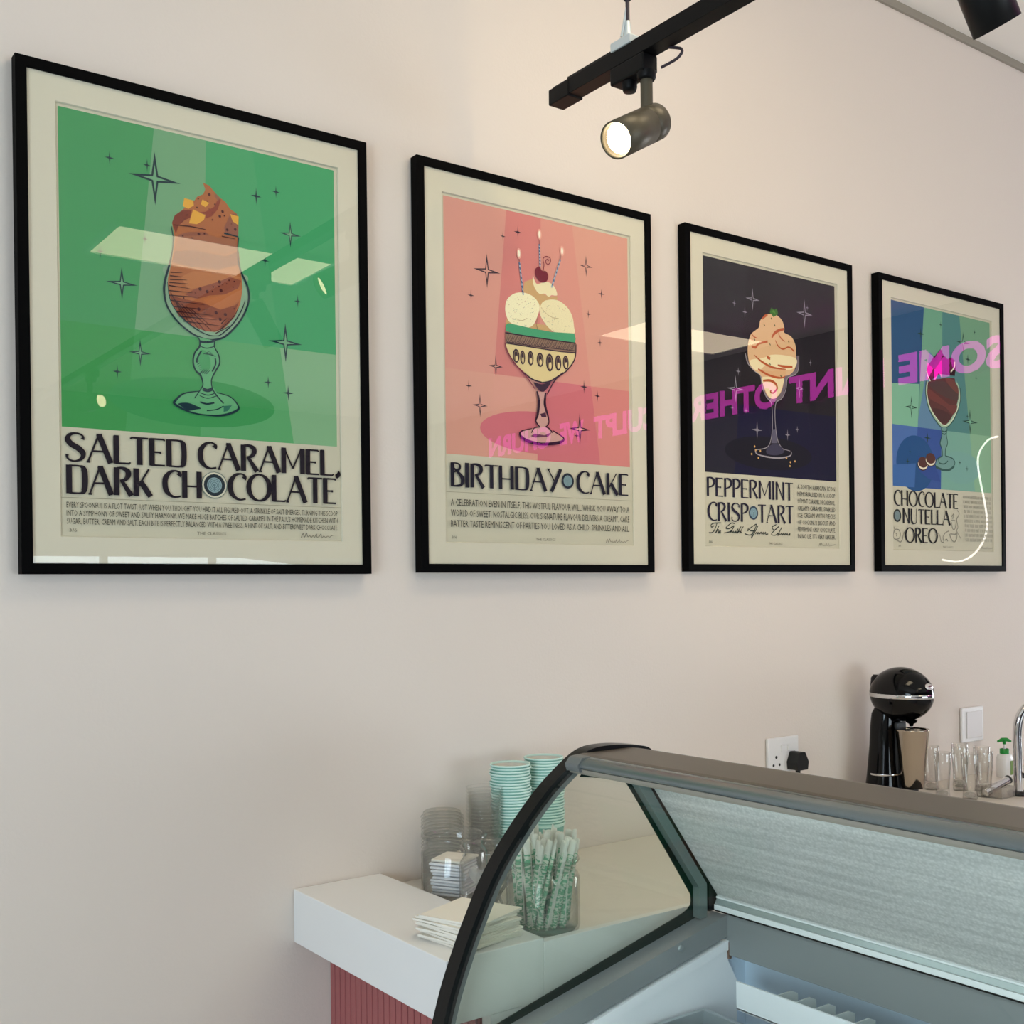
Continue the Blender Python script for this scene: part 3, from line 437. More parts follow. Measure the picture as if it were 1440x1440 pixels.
"p71:66,764 224,764 187,415 66,415|p72:224,764 316,764 306,415 187,415|p73:316,764 403,764 452,415 306,415|p74:403,764 566,764 566,415 452,415|p75:66,415 187,415 169,241 66,241|p76:187,415 306,415 299,241 169,241|p77:306,415 452,415 477,241 299,241|p78:452,415 566,415 566,241 477,241|e79:300,300;165 42|t80:174.8,664;7.2 9.9|t80:213.3,647;9.5 12.9|t80:452.8,691.1;6.9 8.2|t80:463.7,548.4;7 9.8|t80:187,496.5;8.3 10.7|t80:241.8,683.2;26.4 28.8|t81:241.8,683.2;13.8 15|t80:441.6,673.8;32.2 37.5|t81:441.6,673.8;16.7 19.5|t80:176.5,451.9;30.9 33.7|t81:176.5,451.9;16.1 17.5|t80:418.3,476.4;16 26.1|t81:418.3,476.4;8.3 13.6|t80:253.4,356.2;19.2 22.4|t80:369.4,352.1;10.1 15.6|t80:407.9,369;7.9 9.7|t80:162.9,404.2;7.2 9.9|t80:213,401.4;7.3 7.8|p82:214.1,544.3 220.3,521.3 241.8,505.9 265.9,496.5 274.1,461.5 289.4,442 307.2,431.6 332.1,433.8 352.9,450.9 364.8,476.4 369.8,498.2 400.2,510.5 414.6,527.4 416.5,561.5 408.1,560.5 405.2,526.4 358.3,500.1 353.3,475.2 339.2,449.6 311.8,438 289.6,451 272.5,494.2 228.9,516.4|q83:264.7,615.8 270.3,634.4 292.8,650.9 324.4,656.7 351.6,645.2 361.3,625.2 360.2,614.4 387.8,607.2 403.8,587.7 405.8,563.3 402.9,529.2 381.6,508.6 358.3,500.1 353.3,475.2 339.2,452.6 316.3,439.9 293.9,445.4 278.7,467.9 272.4,491.2 246.1,503.4 226.8,522.1 221.6,551.1 225.5,575.2 234.5,594.1 252.2,606.7|q84:229.1,528.2 277.6,539.6 322.7,553.8 403.3,553.8 400.5,529 363.2,518.9 295.2,523.6 266,508.5 241.8,508.9|q85:272.4,489.7 312.7,495.4 356,496.8 351,475 336.9,452.4 311.8,440.4 294,448.4 280.9,468.1|q86:259.4,507.8 308.5,510 358.6,518.4 363,506.6 340,498.2 294.8,496.5|s87:277,638.3 288.3,647.3 297.3,651.5;3.8 6.65 3.8|s87:312.1,594.8 323.6,608.3 342,618.2 360.4,623.6;3.8 7.6 7.6 5.7|s87:236.7,595.8 245.4,589.5 257.2,587.1;1.9 3.8 1.9|s87:236.2,564.6 251.5,563.5 262.7,573.8 296.2,583.8;5.7 6.65 4.75 5.7|s87:325.6,590.4 336.7,576.6 354.9,571.2 378.1,579.1 398.9,570.2;1.9 3.8 3.8 3.8 4.56|s87:337.3,610 346.2,599 362.1,591.2;1.9 3.8 1.9|s87:245.9,543.5 273,530.2 308.6,520.6 340.3,519.4 365.6,520.6;1.9 5.7 5.7 3.8 1.9|s87:293.3,543.8 305.4,541.3;7.6|s87:333.6,527.8 358.8,526.9 391.2,529.5;3.8 6.84 5.7|s87:259.4,510.2 294.8,499.5 330.8,495.7 353.7,498.1 363,503.6;4.56 5.7 5.7 3.8 1.9|s87:277.6,482.2 303.6,485.4 323.8,479.9 330.4,468.4 316.6,455;4.75 6.65 6.65 5.7 3.8|s87:316.6,455 305.3,455.5 307.7,461.7;4.18|l88:282.6,626.5 286.1,622.1;3.04|l88:322.2,630.1 325.7,625.8;3.04|l88:309.8,645.7 313.3,641.3;3.04|l88:375.6,595.3 379.2,590.8;3.04|l88:303.3,579.5 306.8,575.2;3.04|l88:302.5,529.2 306,524.8;3.04|l88:343.7,503.4 347.3,498.9;3.04|l88:245.7,584.5 249.2,580.2;3.04|p89:305.5,658.7 311.1,671.5 321,666.8 332.9,672.4 337.2,658.4 319.8,648.5|p90:313.2,661.2 320.1,668.2 329,657.3|s91:212.8,544.1 220.3,521.3 246.1,503.4 268,493.8 274.2,467.5 289.4,442 307.1,428.5 311,392.7 308,347.3 291.8,316.1 247.3,305.7;1.9|s91:416.5,561.5 414.6,527.4 400.2,510.5 371.2,498.3 364.7,470.3 348.2,444.4 325.2,430.2 321,393.5 326.1,348.6 337.1,325.1 355.2,311.2;1.9|s91:245.1,307.1 251.5,295.6 291.4,290.5 336.5,290.3 378.1,298.9 382.9,309.9;3.04 2.66 3.8 3.8 3.04 2.28|s91:378.3,311.1 346.1,315.1;1.52|p92:312.8,362.7 321.8,363.4 330.3,327.7 305.4,326|q93:287.2,309.8 307.6,323.2 332.6,324.8 355.1,308.1 327.6,297.3 291.5,298|d94:243,313.8;2.66|d94:231.8,294.3;2.66|d94:256.7,286;2.66|d94:247.3,304.8;2.66|d94:378.7,282.1;2.66|d94:396.5,285.6;2.66|d94:376.7,272.2;2.66|d94:363.2,291.9;2.66|d94:264,303.8;2.66|d95:236,147;17.4|d96:236,147;12.2|d34:236,147;10.4|d96:236,147;9.22|d34:236,147;7.83|d96:236,147;6.61|d34:236,147;5.22|d96:236,147;4|d34:236,147;2.26|l34:236,145.26 236,137.43;1.57|l97:391,238 391,84;0.7|s98:93.9,111.5 86.2,107.7 83.7,113 95.3,117.8 118.7,118.9;2.28|s98:104.4,118 97.7,104.3 88.5,95.1 75.7,94;2.28|s98:110.7,111 98.8,93.6 106.7,101.8 110.6,100.1 108.4,93.8 113.1,95.7;2.28|s98:111.8,96.5 117,99.4 113.6,93.9 118.3,94.9;2.28|s98:165.9,117.8 155.4,119.4 135.4,107 147.2,105.5 164.5,113.2 152.4,99.2 128.7,94.2;2.28|s98:149.7,94.6 155,99.3 157.6,95.1 161.7,99.4 164.2,94.9 169.6,99.6 170.9,94.7 179.1,106.2;2.28|s98:189.9,112 174.9,94.2 183,99.9 186.9,95.4;2.28|s98:197.9,112.2 184.2,94.4 188.3,99.1 190.9,95.1;2.28|s98:216.8,108.9 214,101.5 227.7,111.1 247,118 227.4,92.5 203,93.9;2.28|s98:222.1,101.7 244,102.1;2.28|s98:252.4,115.4 227.2,83.3 232.9,98.2;2.28|s98:241.1,93.7 248,99.4 249.3,93.9 254.9,99 256.2,94 263.2,99.2 265.9,94.2 271.5,99 272.8,93.8 279.9,99.2 281.2,93.6 289.6,95.6;2.28|s98:320.9,119.9 305.3,112.9 313.6,105.6 330.8,115.4 302.2,95.9 316.2,92.4 327.7,98.3;2.28|s98:342.2,113.8 326.2,92.6 334.8,96.6;2.28|s98:336.1,93.7 341.9,98.6 343.3,93.3 349.1,98.4 350.4,93.1 356.3,98.5 357.6,93.2 363.4,98.1 364.8,93.4 374.1,98.3 370.6,93.5 374.9,94.5;2.28",  # navy lower panels: a dark doorway's reflection painted into the ink
"p99:66,764 224,764 187,415 66,415|p100:224,764 316,764 306,415 187,415|p101:316,764 403,764 452,415 306,415|p102:403,764 566,764 566,415 452,415|p103:66,415 187,415 169,241 66,241|p104:187,415 306,415 299,241 169,241|p105:306,415 452,415 477,241 299,241|p106:452,415 566,415 566,241 477,241|p107:66,530 198,540 187,415 66,415|e108:175,310;92 80|p109:66,300 66,241 169,241 176,310|p110:187,330 260,330 299,262 240,268 190,290|e111:400,310;104 48|p112:306,600 250,640 190,440 187,415 306,415|t113:206.8,685.7;16.2 20.5|t113:306.5,724.3;7.2 12.6|t113:483.5,724.8;6.4 9.4|t113:445.7,638.4;15.1 16.4|t113:489.2,586.5;7.7 7.9|t113:176.2,582.4;6.9 5.4|t113:137.3,568.1;7.9 8.2|t113:440,466.8;7.6 8.5|t113:157.6,469.7;29.6 32.5|t107:157.6,469.7;15.4 16.9|t113:421.5,686.1;36.3 32|t107:421.5,686.1;18.9 16.6|t113:453.6,450.8;41.8 39.3|t107:453.6,450.8;21.7 20.4|t113:136.7,314.3;9.1 11.5|t113:398,324.7;8.7 8.5|t113:435.2,308.4;10.1 12.1|t113:234.6,387.1;17.5 16.5|t113:148.6,342.1;5.6 9.5|q114:237.7,555.6 228.4,529 230.7,494.9 250.7,462.3 279.8,438.7 304.5,424.8 334.7,427.1 365.6,451.4 391.9,485.9 402.8,516.4 398.2,548.3 383.1,567.4 375.3,560.8 242.5,550.4|q115:245,553.5 292,564 367.9,574.7 377.9,564 393,547.8 393.6,521.4 381.7,490.9 360.7,459.8 329.7,434 309.6,431 280,447.4 253.3,474 236.7,504 236.3,532.6|q116:242.1,530.3 296.1,512.4 346,493.6 386.9,494.3 365.9,466.1 320.6,485.6 261.1,497.6 239.3,510|q117:247.3,548 311.9,560.3 347,549.2 387.6,532.6 387.2,509 321.1,514.7 261.7,532.2|q118:327.1,567.6 367.7,568.8 390.5,547.6 392.7,530.2 357.1,544.3|q119:260.7,474.6 315.4,473.5 355.5,459.4 319.7,436.1 289.9,445.3|p120:230.8,577.8 240.9,598.9 263.3,618.6 278.3,631.9 303.6,652.7 315.9,639 338.3,627.1 358.8,635.2 379,625.8 381.2,602.5 375.7,581.4 297.3,579 252.3,554.3 235.3,561.1|p121:238,575.7 255.8,612 273.4,631.3 267.9,601.9 262.3,561 249.9,556.9|q122:268,604.8 293.2,630.7 323.2,631.2 338.1,615.4 317.5,589.9 292.3,581.4 272.6,588|q121:338.2,624.1 358.7,633.7 368.8,624.6 363.2,597.6 342.6,586.7 330.1,594.1|p123:279.3,629.1 290.9,642 313.6,653.3 310.8,638.5 298.2,628.3|s124:233.2,580.9 238.8,567.2 250.8,553.5;4.14|s124:376.4,624 373.6,607.5 355.4,591;4.6|s125:236.5,546.9 233.1,518 248.5,476.4 284.9,444.9 317.1,430.1 350.1,441.4 381.4,473.3 396.5,509.9 397.1,545.3;2.76|s126:230.3,552 227.2,517.4 241.1,475.8 274.9,441.2 314.4,421.2 355.2,438.9 386.5,473.7 403.8,513.5 402.4,548.8;3.22 3.22 3.22 3.22 3.22 3.22 3.22 3.22 3.22|q127:303.4,420.3 333.6,422.6 329.1,399 333.8,381.9 324.4,363.8 324,340.5 363.5,337 370.9,319.9 342.5,300.7 297.2,298.3 272.5,308.5 287.8,332.5 307.9,339.5 305.8,362.5 297.6,376.5 306.5,400.3|s128:303.4,420.3 306.5,400.3 296.6,376.4 305.8,359.6 307.9,339.5;3.45|s128:333.6,422.6 329.2,401.9 334.8,379 324.4,360.8 322,340.3;3.45|s128:307.9,339.5 277.8,326.1 270.1,311.2 302.2,298.6 342.5,299.9 370.9,319.9 358.4,335.3 323,340.4;3.45|s128:306.7,413.3 319.3,411.4 330.4,415.7;3.45|s128:306.6,406.1 319.1,403.5 330.3,408.4;3.45|s128:287.8,329.6 292.5,318.3 317.5,316.8 335.4,326.6;3.45|s128:273.4,305.7 307.2,298.8 342.5,300.7 368.2,313.3;6.9|e129:209,308.3;25 17.5|e130:210.2,311.1;24 17|e131:210.6,315.1;23.5 15.6|e129:246.7,321.9;25 17.5|e130:247.9,324.7;24 17|e131:248.3,328.7;23.5 15.6|d132:84.7,157.8;18.4|d133:84.7,157.8;12.9|d34:84.7,157.8;11|d133:84.7,157.8;9.75|d34:84.7,157.8;8.28|d133:84.7,157.8;6.99|d34:84.7,157.8;5.52|d133:84.7,157.8;4.23|d34:84.7,157.8;2.39|l34:84.7,155.96 84.7,147.68;1.66|s134:68.1,125.4 72.1,118.8 81.8,119.1 92.9,116 98.2,102.7 89.7,92.5 73,90.5;2.76|s134:76.1,107.2 81.6,104 78.7,98.9;2.76|s134:70.7,117.1 65,103.7 67.6,93.7 84,87.4 97.9,83.4 106.4,91.1 116.6,113.1;3.68|s134:282.8,111.5 290.2,104.7 297.3,87.5 309.3,86.8 306.6,101.6 318.9,114 337.2,119.6;3.22|s134:315.5,91.3 324.6,94.9 330.5,88.9;3.22|s134:340,110.9 348.9,95.3 364.1,87.7 376.6,99.3 378.5,117;3.22|s134:343.1,111 373.7,110.7 367.6,115;2.76|s134:381.2,182.3 390.3,173.8 383.9,163 377.6,155.8 367.9,127.3 355.6,127.1 349.8,146.2;2.76|s134:349.9,151.5 368.3,152;2.3|s134:377.6,152.2 383.3,131.2 377,120.5 398.2,98;2.3|s134:350.1,162 362.5,171.2 356.1,155.2;2.76"]  # mint patch at left: the sign's reflection painted into the ink

# ------------------------------------------------------------------ lettering
def glyphs():
    T, M, t = 1.0, 0.6, 0.34          # thick, medium and thin strokes
    st = lambda x, a=0.0, b=1.0: ([(x, b), (x, a)], [T, T])
    ln = lambda *p: (list(p), [t] * len(p))
    sm = lambda pts, w: (smooth_path(pts, n=5), w)
    ell = [(0.44 + 0.37 * math.sin(a), 0.5 + 0.49 * math.cos(a)) for a in [2 * math.pi * k / 32 for k in range(33)]]
    elw = [t + (T - t) * abs(math.sin(2 * math.pi * k / 32)) ** 1.3 for k in range(33)]
    bowl = lambda: sm([(0.1, 0.975), (0.3, 0.97), (0.46, 0.86), (0.47, 0.7), (0.36, 0.54), (0.14, 0.46)], [t, M, T, T, M, t])
    return {
        'A': (0.80, [ln((0.04, 0), (0.37, 0.99)), ([(0.37, 1.0), (0.72, 0.0)], [T, T]), ln((0.17, 0.4), (0.58, 0.4)), ln((0, 0.015), (0.11, 0.015)), ln((0.3, 0.985), (0.44, 0.985))]),
        'B': (0.58, [st(0.09), sm([(0.09, 0.975), (0.3, 0.97), (0.4, 0.86), (0.34, 0.7), (0.12, 0.6)], [t, t, M, M, t]), sm([(0.13, 0.78), (0.3, 0.62), (0.48, 0.4), (0.5, 0.2), (0.4, 0.06), (0.1, 0.025)], [t, M, T, T, M, t])]),
        'C': (0.66, [sm([(0.56, 0.80), (0.6, 0.88), (0.54, 0.96), (0.42, 0.985), (0.26, 0.92), (0.12, 0.72), (0.09, 0.5), (0.13, 0.26), (0.27, 0.08), (0.44, 0.02), (0.62, 0.06)], [T * 1.1, T * .7, t, t, M, T, T, T, M, t, t])]),
        'D': (0.68, [st(0.09), sm([(0.09, 0.975), (0.42, 0.97), (0.55, 0.86), (0.58, 0.5), (0.55, 0.14), (0.44, 0.025), (0.09, 0.025)], [t, t, T, T, T, t, t])]),
        'E': (0.54, [st(0.09), ln((0.06, 0.975), (0.48, 0.975)), ln((0.09, 0.5), (0.36, 0.5)), ln((0.06, 0.025), (0.5, 0.025)), ln((0.36, 0.54), (0.36, 0.45)), ln((0.48, 0.98), (0.48, 0.92))]),
        'H': (0.72, [st(0.1), st(0.6), ln((0.1, 0.44), (0.6, 0.44))]),
        'I': (0.24, [st(0.11), ln((0.03, 0.985), (0.19, 0.985)), ln((0.03, 0.015), (0.19, 0.015))]),
        'K': (0.62, [st(0.1), ln((0.52, 0.99), (0.17, 0.36)), ([(0.25, 0.52), (0.57, 0.0)], [T, T]), ln((0.2, 0.52), (0.33, 0.52))]),
        'L': (0.52, [st(0.09), ln((0.06, 0.025), (0.5, 0.025)), ln((0.03, 0.985), (0.17, 0.985)), ln((0.5, 0.03), (0.5, 0.08))]),
        'M': (0.90, [st(0.1), ln((0.12, 0.99), (0.43, 0.2)), ln((0.43, 0.2), (0.74, 0.99)), st(0.78), ([(0.43, 0.3), (0.43, 0.2)], [M, M])]),
        'N': (0.68, [st(0.1), ([(0.12, 1.0), (0.55, 0.0)], [t * 1.4, t * 1.4]), st(0.57)]),
        'O': (0.88, [(ell, elw)]),
        'P': (0.54, [st(0.09), bowl()]),
        'R': (0.62, [st(0.09), sm([(0.1, 0.975), (0.3, 0.97), (0.45, 0.87), (0.46, 0.72), (0.36, 0.57), (0.2, 0.53)], [t, M, T, T, M, t]), ([(0.24, 0.55), (0.56, 0.0)], [M, T])]),
        'S': (0.64, [sm([(0.53, 0.78), (0.55, 0.88), (0.46, 0.96), (0.32, 0.985), (0.16, 0.92), (0.1, 0.76), (0.2, 0.6), (0.4, 0.47), (0.54, 0.3), (0.5, 0.12), (0.34, 0.02), (0.18, 0.03), (0.08, 0.12), (0.08, 0.24)], [T * .7, t, t, t, M, T, T, T, T, M, t, t, t, T * .6])]),
        'T': (0.58, [st(0.29), ln((0.02, 0.97), (0.56, 0.97)), ln((0.02, 0.97), (0.02, 0.91))]),
        'U': (0.68, [sm([(0.1, 1.0), (0.1, 0.6), (0.1, 0.28), (0.18, 0.06), (0.33, 0.01), (0.48, 0.06), (0.55, 0.28), (0.55, 0.6), (0.55, 1.0)], [T, T, T, T, t, t, t, t, t])]),
        'Y': (0.66, [([(0.62, 1.0), (0.18, 0.0)], [T, T]), ln((0.04, 0.98), (0.34, 0.44)), ln((0.0, 0.985), (0.12, 0.985)), ln((0.52, 0.985), (0.68, 0.985))]),
        ',': (0.22, [sm([(0.12, 0.1), (0.16, 0.05), (0.1, -0.08)], [T * 1.5, T * 1.2, t])]),
        '@': (1.0, []),
        ' ': (0.34, []),
    }


GLYPH = glyphs()


class Print:
    """ink laid on a sheet of paper, in millimetres from the lower left of the picture frame"""

    def __init__(self, y):
        self.mb, self.y, self.k, self.mats, self.idx = MB(), y, 0, [], {}

    def slot(self, h):
        if h not in self.idx:
            self.idx[h] = len(self.mats)
            c = srgb(h)
            self.mats.append(mat('ink_' + h.lstrip('#'), tuple(min(0.9, x * INK) for x in c), 0.6, spec=0.2))
        return self.idx[h]

    def at(self, u, v):
        return (u / 1000, self.y - self.k * 0.000012, v / 1000)

    def poly(self, h, pts):
        self.k += 1
        tri = tessellate_polygon([[Vector((p[0], p[1], 0)) for p in pts]])
        fs = []
        for a, b, c in tri:
            cr = (pts[b][0] - pts[a][0]) * (pts[c][1] - pts[a][1]) - (pts[c][0] - pts[a][0]) * (pts[b][1] - pts[a][1])
            fs.append((a, b, c) if cr > 0 else (a, c, b))
        self.mb.add([self.at(*p) for p in pts], fs, self.slot(h))

    def stroke(self, h, pts, w):
        self.k += 1
        n = len(pts)
        v, fs = [], []
        for i, p in enumerate(pts):
            a, b = pts[max(0, i - 1)], pts[min(n - 1, i + 1)]
            tx, ty = b[0] - a[0], b[1] - a[1]
            l = math.hypot(tx, ty) or 1
            q = i / max(1, n - 1) * (len(w) - 1)
            j = min(int(q), len(w) - 1)
            ww = w[j] + (w[min(j + 1, len(w) - 1)] - w[j]) * (q - j)
            nx, ny = -ty / l * ww / 2, tx / l * ww / 2
            v += [self.at(p[0] + nx, p[1] + ny), self.at(p[0] - nx, p[1] - ny)]
        for i in range(n - 1):
            fs.append((2 * i + 1, 2 * i + 3, 2 * i + 2, 2 * i))
        self.mb.add(v, fs, self.slot(h))

    def ellipse(self, h, c, rx, ry, n=36):
        self.poly(h, [(c[0] + rx * math.cos(2 * math.pi * k / n), c[1] + ry * math.sin(2 * math.pi * k / n)) for k in range(n)])

    def rect(self, h, u0, v0, u1, v1):
        self.poly(h, [(u0, v0), (u1, v0), (u1, v1), (u0, v1)])

    def title(self, h, text, u0, u1, v0, v1, weight, medal=None):
        H = v1 - v0
        tot = sum(GLYPH[c][0] for c in text)
        sx = (u1 - u0) / tot
        x = 0.0
        for c in text:
            w, strokes = GLYPH[c]
            for pts, ws in strokes:
                self.stroke(h, [(u0 + (x + px) * sx, v0 + py * H) for px, py in pts], [q * weight for q in ws])
            x += w

    def text(self, h, s, u0, u1, v0, v1, shear=0.0):
        """small print, squeezed to fill the line"""
        cu = bpy.data.curves.new('small_print', 'FONT')
        cu.body = s
        cu.resolution_u = 1
        cu.shear = shear
        o = bpy.data.objects.new('small_print', cu)
        COL.objects.link(o)
        dg = bpy.context.evaluated_depsgraph_get()
        me = bpy.data.meshes.new_from_object(o.evaluated_get(dg))
        bpy.data.objects.remove(o)
        xs = [p.co.x for p in me.vertices]
        ys = [p.co.y for p in me.vertices]
        ax, bx = min(xs), max(xs)
        ay, by = 0.0, 0.70
        if shear:
            ay, by = min(ys), max(ys)
        self.k += 1
        self.mb.add([self.at(u0 + (p.co.x - ax) / (bx - ax) * (u1 - u0), v0 + (p.co.y - ay) / (by - ay) * (v1 - v0)) for p in me.vertices], [tuple(p.vertices) for p in me.polygons], self.slot(h))
        bpy.data.meshes.remove(me)

    def artwork(self, rows):
        cols = ART_COLOURS.split()
        for row in rows.split('|'):
            k, rest = row[0], row[1:]
            ci, rest = rest.split(':', 1)
            h = cols[int(ci)]
            ex = []
            if ';' in rest:
                rest, e = rest.split(';')
                ex = [float(q) for q in e.split()]
            pts = [tuple(float(q) for q in p.split(',')) for p in rest.split()]
            if k == 'p':
                self.poly(h, pts)
            elif k == 'q':
                self.poly(h, smooth_path(pts, True, 4))
            elif k == 'l':
                self.stroke(h, pts, ex)
            elif k == 's':
                self.stroke(h, smooth_path(pts, False, 5), ex)
            elif k == 't':
                cx, cy = pts[0]
                a, b = ex
                q = 0.13
                self.poly(h, [(cx + a, cy), (cx + a * q, cy + b * q), (cx, cy + b), (cx - a * q, cy + b * q), (cx - a, cy), (cx - a * q, cy - b * q), (cx, cy - b), (cx + a * q, cy - b * q)])
            elif k == 'd':
                self.ellipse(h, pts[0], ex[0], ex[0], 20)
            elif k == 'e':
                self.ellipse(h, pts[0], ex[0], ex[1])


def illegible(pr, h, u0, u1, v0, v1, rows, seed):
    """small print too small to read in the photograph: word-shaped rows of fine strokes"""
    rd = random.Random(seed)
    pitch = (v1 - v0) / rows
    for r in range(rows):
        top = v1 - r * pitch
        u = u0
        while u < u1 - 3:
            wlen = min(rd.choice((6, 12, 18, 24, 34)), u1 - u)
            q = u
            while q < u + wlen:
                pr.stroke(h, [(q + 0.8, top), (q + 0.8, top - pitch * 0.62)], [1.0])
                if rd.random() < 0.6:
                    yy = top - pitch * 0.62 * rd.choice((0.05, 0.5, 0.95))
                    pr.stroke(h, [(q + 0.8, yy), (q + 2.6, yy)], [0.9])
                q += 3.0
            u += wlen + 4


# ------------------------------------------------------------------ four framed posters
INK = 1.10
BLACKF = mat('black_moulding', (0.0012, 0.0012, 0.0014), 0.6, bump=0.08, bscale=90, spec=0.05)
MATB = mat('mat_board', (0.69, 0.665, 0.555), 0.8, spec=0.2)
PAPER = '#c6c3b0'
GLASS = pane('poster_glass', (0.99, 0.982, 0.965))
FW, FH, FT, FM = 0.6334, 0.830, 0.0273, 0.0176
INKD = '#1d1722'


def signature(pr, u0, u1, v):
    w = u1 - u0
    q = [(0, -3), (0.06, 5), (0.1, -2), (0.16, 6), (0.2, -1), (0.26, 1), (0.3, -2), (0.36, 1), (0.4, -2), (0.46, 5), (0.47, -1), (0.54, 0), (0.6, 5), (0.62, -3), (0.68, 1), (0.74, -2), (0.8, 1), (0.86, -1), (0.92, 2), (1, 3)]
    pr.stroke('#2b2b2b', smooth_path([(u0 + a * w, v + b) for a, b in q], n=4), [1.0, .7])


def poster(i, x, z, label):
    t = thing('framed_poster', label, 'framed poster', (x, 0, z), 'framed dessert posters on the wall')
    m = MB()
    out = [(0, 0), (FW, 0), (FW, FH), (0, FH)]
    inn = [(FM, FM), (FW - FM, FM), (FW - FM, FH - FM), (FM, FH - FM)]
    for k in range(4):
        a, b, c, d = out[k], out[(k + 1) % 4], inn[(k + 1) % 4], inn[k]
        v = [(p[0], y, p[1]) for y in (-FT, -0.003) for p in (a, b, c, d)]
        m.add(v, [(0, 1, 2, 3), (7, 6, 5, 4), (0, 4, 5, 1), (3, 2, 6, 7)])
    m.build('moulding', BLACKF, t, bevel=0.0008)
    MB().box((FM * .6, -0.006, FM * .6), (FW - FM * .6, -0.003, FH - FM * .6)).build('backing', mat('backing_board', (0.2, 0.17, 0.13), 0.9), t)
    # mat with a bevelled window
    ym, yp = -0.0228, -0.0206
    o4 = [(FM - .002, FM - .002), (FW - FM + .002, FM - .002), (FW - FM + .002, FH - FM + .002), (FM - .002, FH - FM + .002)]
    w4 = [(0.0615, 0.0610), (0.5740, 0.0610), (0.5740, 0.7705), (0.0615, 0.7705)]
    b = 0.0014
    w5 = [(w4[0][0] + b, w4[0][1] + b), (w4[1][0] - b, w4[1][1] + b), (w4[2][0] - b, w4[2][1] - b), (w4[3][0] + b, w4[3][1] - b)]
    mm = MB()
    for k in range(4):
        k2 = (k + 1) % 4
        mm.add([(o4[k][0], ym, o4[k][1]), (o4[k2][0], ym, o4[k2][1]), (w4[k2][0], ym, w4[k2][1]), (w4[k][0], ym, w4[k][1]), (w5[k2][0], yp, w5[k2][1]), (w5[k][0], yp, w5[k][1])], [(0, 1, 2, 3), (3, 2, 4, 5)])
        mm.add([(o4[k][0], -0.0203, o4[k][1]), (o4[k2][0], -0.0203, o4[k2][1]), (w5[k2][0], yp, w5[k2][1]), (w5[k][0], yp, w5[k][1])], [(3, 2, 1, 0)])
    mm.build('mat_board', MATB, t)
    pr = Print(-0.0196)
    pr.rect(PAPER, 50, 50, 585, 782)
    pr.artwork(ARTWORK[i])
    bt = '#2a2a26'
    if i == 0:
        pr.title(INKD, 'SALTED CARAMEL,', 69, 569, 185, 232, 9.5)
        pr.title(INKD, 'DARK CH', 71, 301, 132, 179, 9.5)
        pr.title(INKD, 'COLATE', 347, 563, 132, 180, 9.5)
        for k, s in enumerate(('EVERY SPOONFUL IS A PLOT TWIST. JUST WHEN YOU THOUGHT YOU HAD IT ALL FIGURED OUT, A SPRINKLE OF SALT EMERGES, TURNING THIS SCOOP', "INTO A SYMPHONY OF SWEET AND SALTY HARMONY. WE MAKE HUGE BATCHES OF SALTED CARAMEL IN THE PAUL'S HOMEMADE KITCHEN WITH", 'SUGAR, BUTTER, CREAM AND SALT. EACH BITE IS PERFECTLY BALANCED WITH A SWEETNESS, A HINT OF SALT, AND BITTERSWEET DARK CHOCOLATE.')):
            pr.text(bt, s, 71, 564, 109 - k * 13.4, 118.5 - k * 13.4)
    elif i == 1:
        pr.title('#1c1a2a', 'BIRTHDAY', 73, 362, 175, 224, 9)
        pr.title('#1c1a2a', 'CAKE', 403, 559, 175, 224, 9)
        for k, s in enumerate(('A CELEBRATION EVEN IN ITSELF, THIS WISTFUL FLAVOUR WILL WHISK YOU AWAY TO A', 'WORLD OF SWEET, NOSTALGIC BLISS. OUR SIGNATURE FLAVOUR DELIVERS A CREAMY, CAKE', 'BATTER TASTE REMINISCENT OF PARTIES YOU LOVED AS A CHILD, SPRINKLES AND ALL.')):
            pr.text(bt, s, 73, 559, 136 - k * 21.5, 150 - k * 21.5)
    elif i == 2:
        pr.title('#201d33', 'PEPPERMINT', 69, 388, 183, 229, 7.5)
        pr.title('#201d33', 'CRISP', 70, 217, 123.5, 169, 7.5)
        pr.title('#201d33', 'TART', 252, 388, 123.5, 169, 7.5)
        for k, s in enumerate(('A SOUTH AFRICAN ICON', 'MEMORIALISED IN A SCOOP', 'OF MINT CARAMEL DECADENCE.', 'CREAMY CARAMEL-SWIRLED', 'ICE CREAM WITH PIECES', 'OF COCONUT BISCUIT AND', 'PEPPERMINT CRISP CHOCOLATE.', "IN NO LIE, IT'S VERY LEKKER.")):
            pr.text(bt, s, 404, 557, 214 - k * 18.3, 226 - k * 18.3)
    else:
        pr.title('#17151c', 'CHOCOLATE', 68, 386, 186, 230, 8)
        pr.title('#17151c', 'NUTELLA', 108, 346, 136.5, 179, 8)
        pr.title('#17151c', 'OREO', 118, 279, 82.5, 125, 8)
        illegible(pr, '#77756a', 410, 557, 84, 227, 10, 5)
    pr.text('#55534b', ('3/6', '3/6', '3/6', '3/6')[i], 75, 87, 69, 75)
    pr.text('#55534b', 'THE CLASSICS', 290, 343, 68.5, 74)
    signature(pr, 488, 556, 70)
    pr.mb.build('print', pr.mats, t)
    MB().box((FM - .001, -0.0252, FM - .001), (FW - FM + .001, -0.0236, FH - FM + .001)).build('glass_pane', GLASS, t)
    return t


poster(0, 0.0, 1.5600, 'black-framed green poster of a caramel and dark chocolate sundae')
poster(1, 0.7462, 1.5624, 'black-framed pink poster of a birthday cake sundae with three candles')
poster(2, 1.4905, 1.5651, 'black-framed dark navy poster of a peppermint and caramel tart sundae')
poster(3, 2.2398, 1.5657, 'black-framed blue and mint poster of a chocolate and cookie sundae')

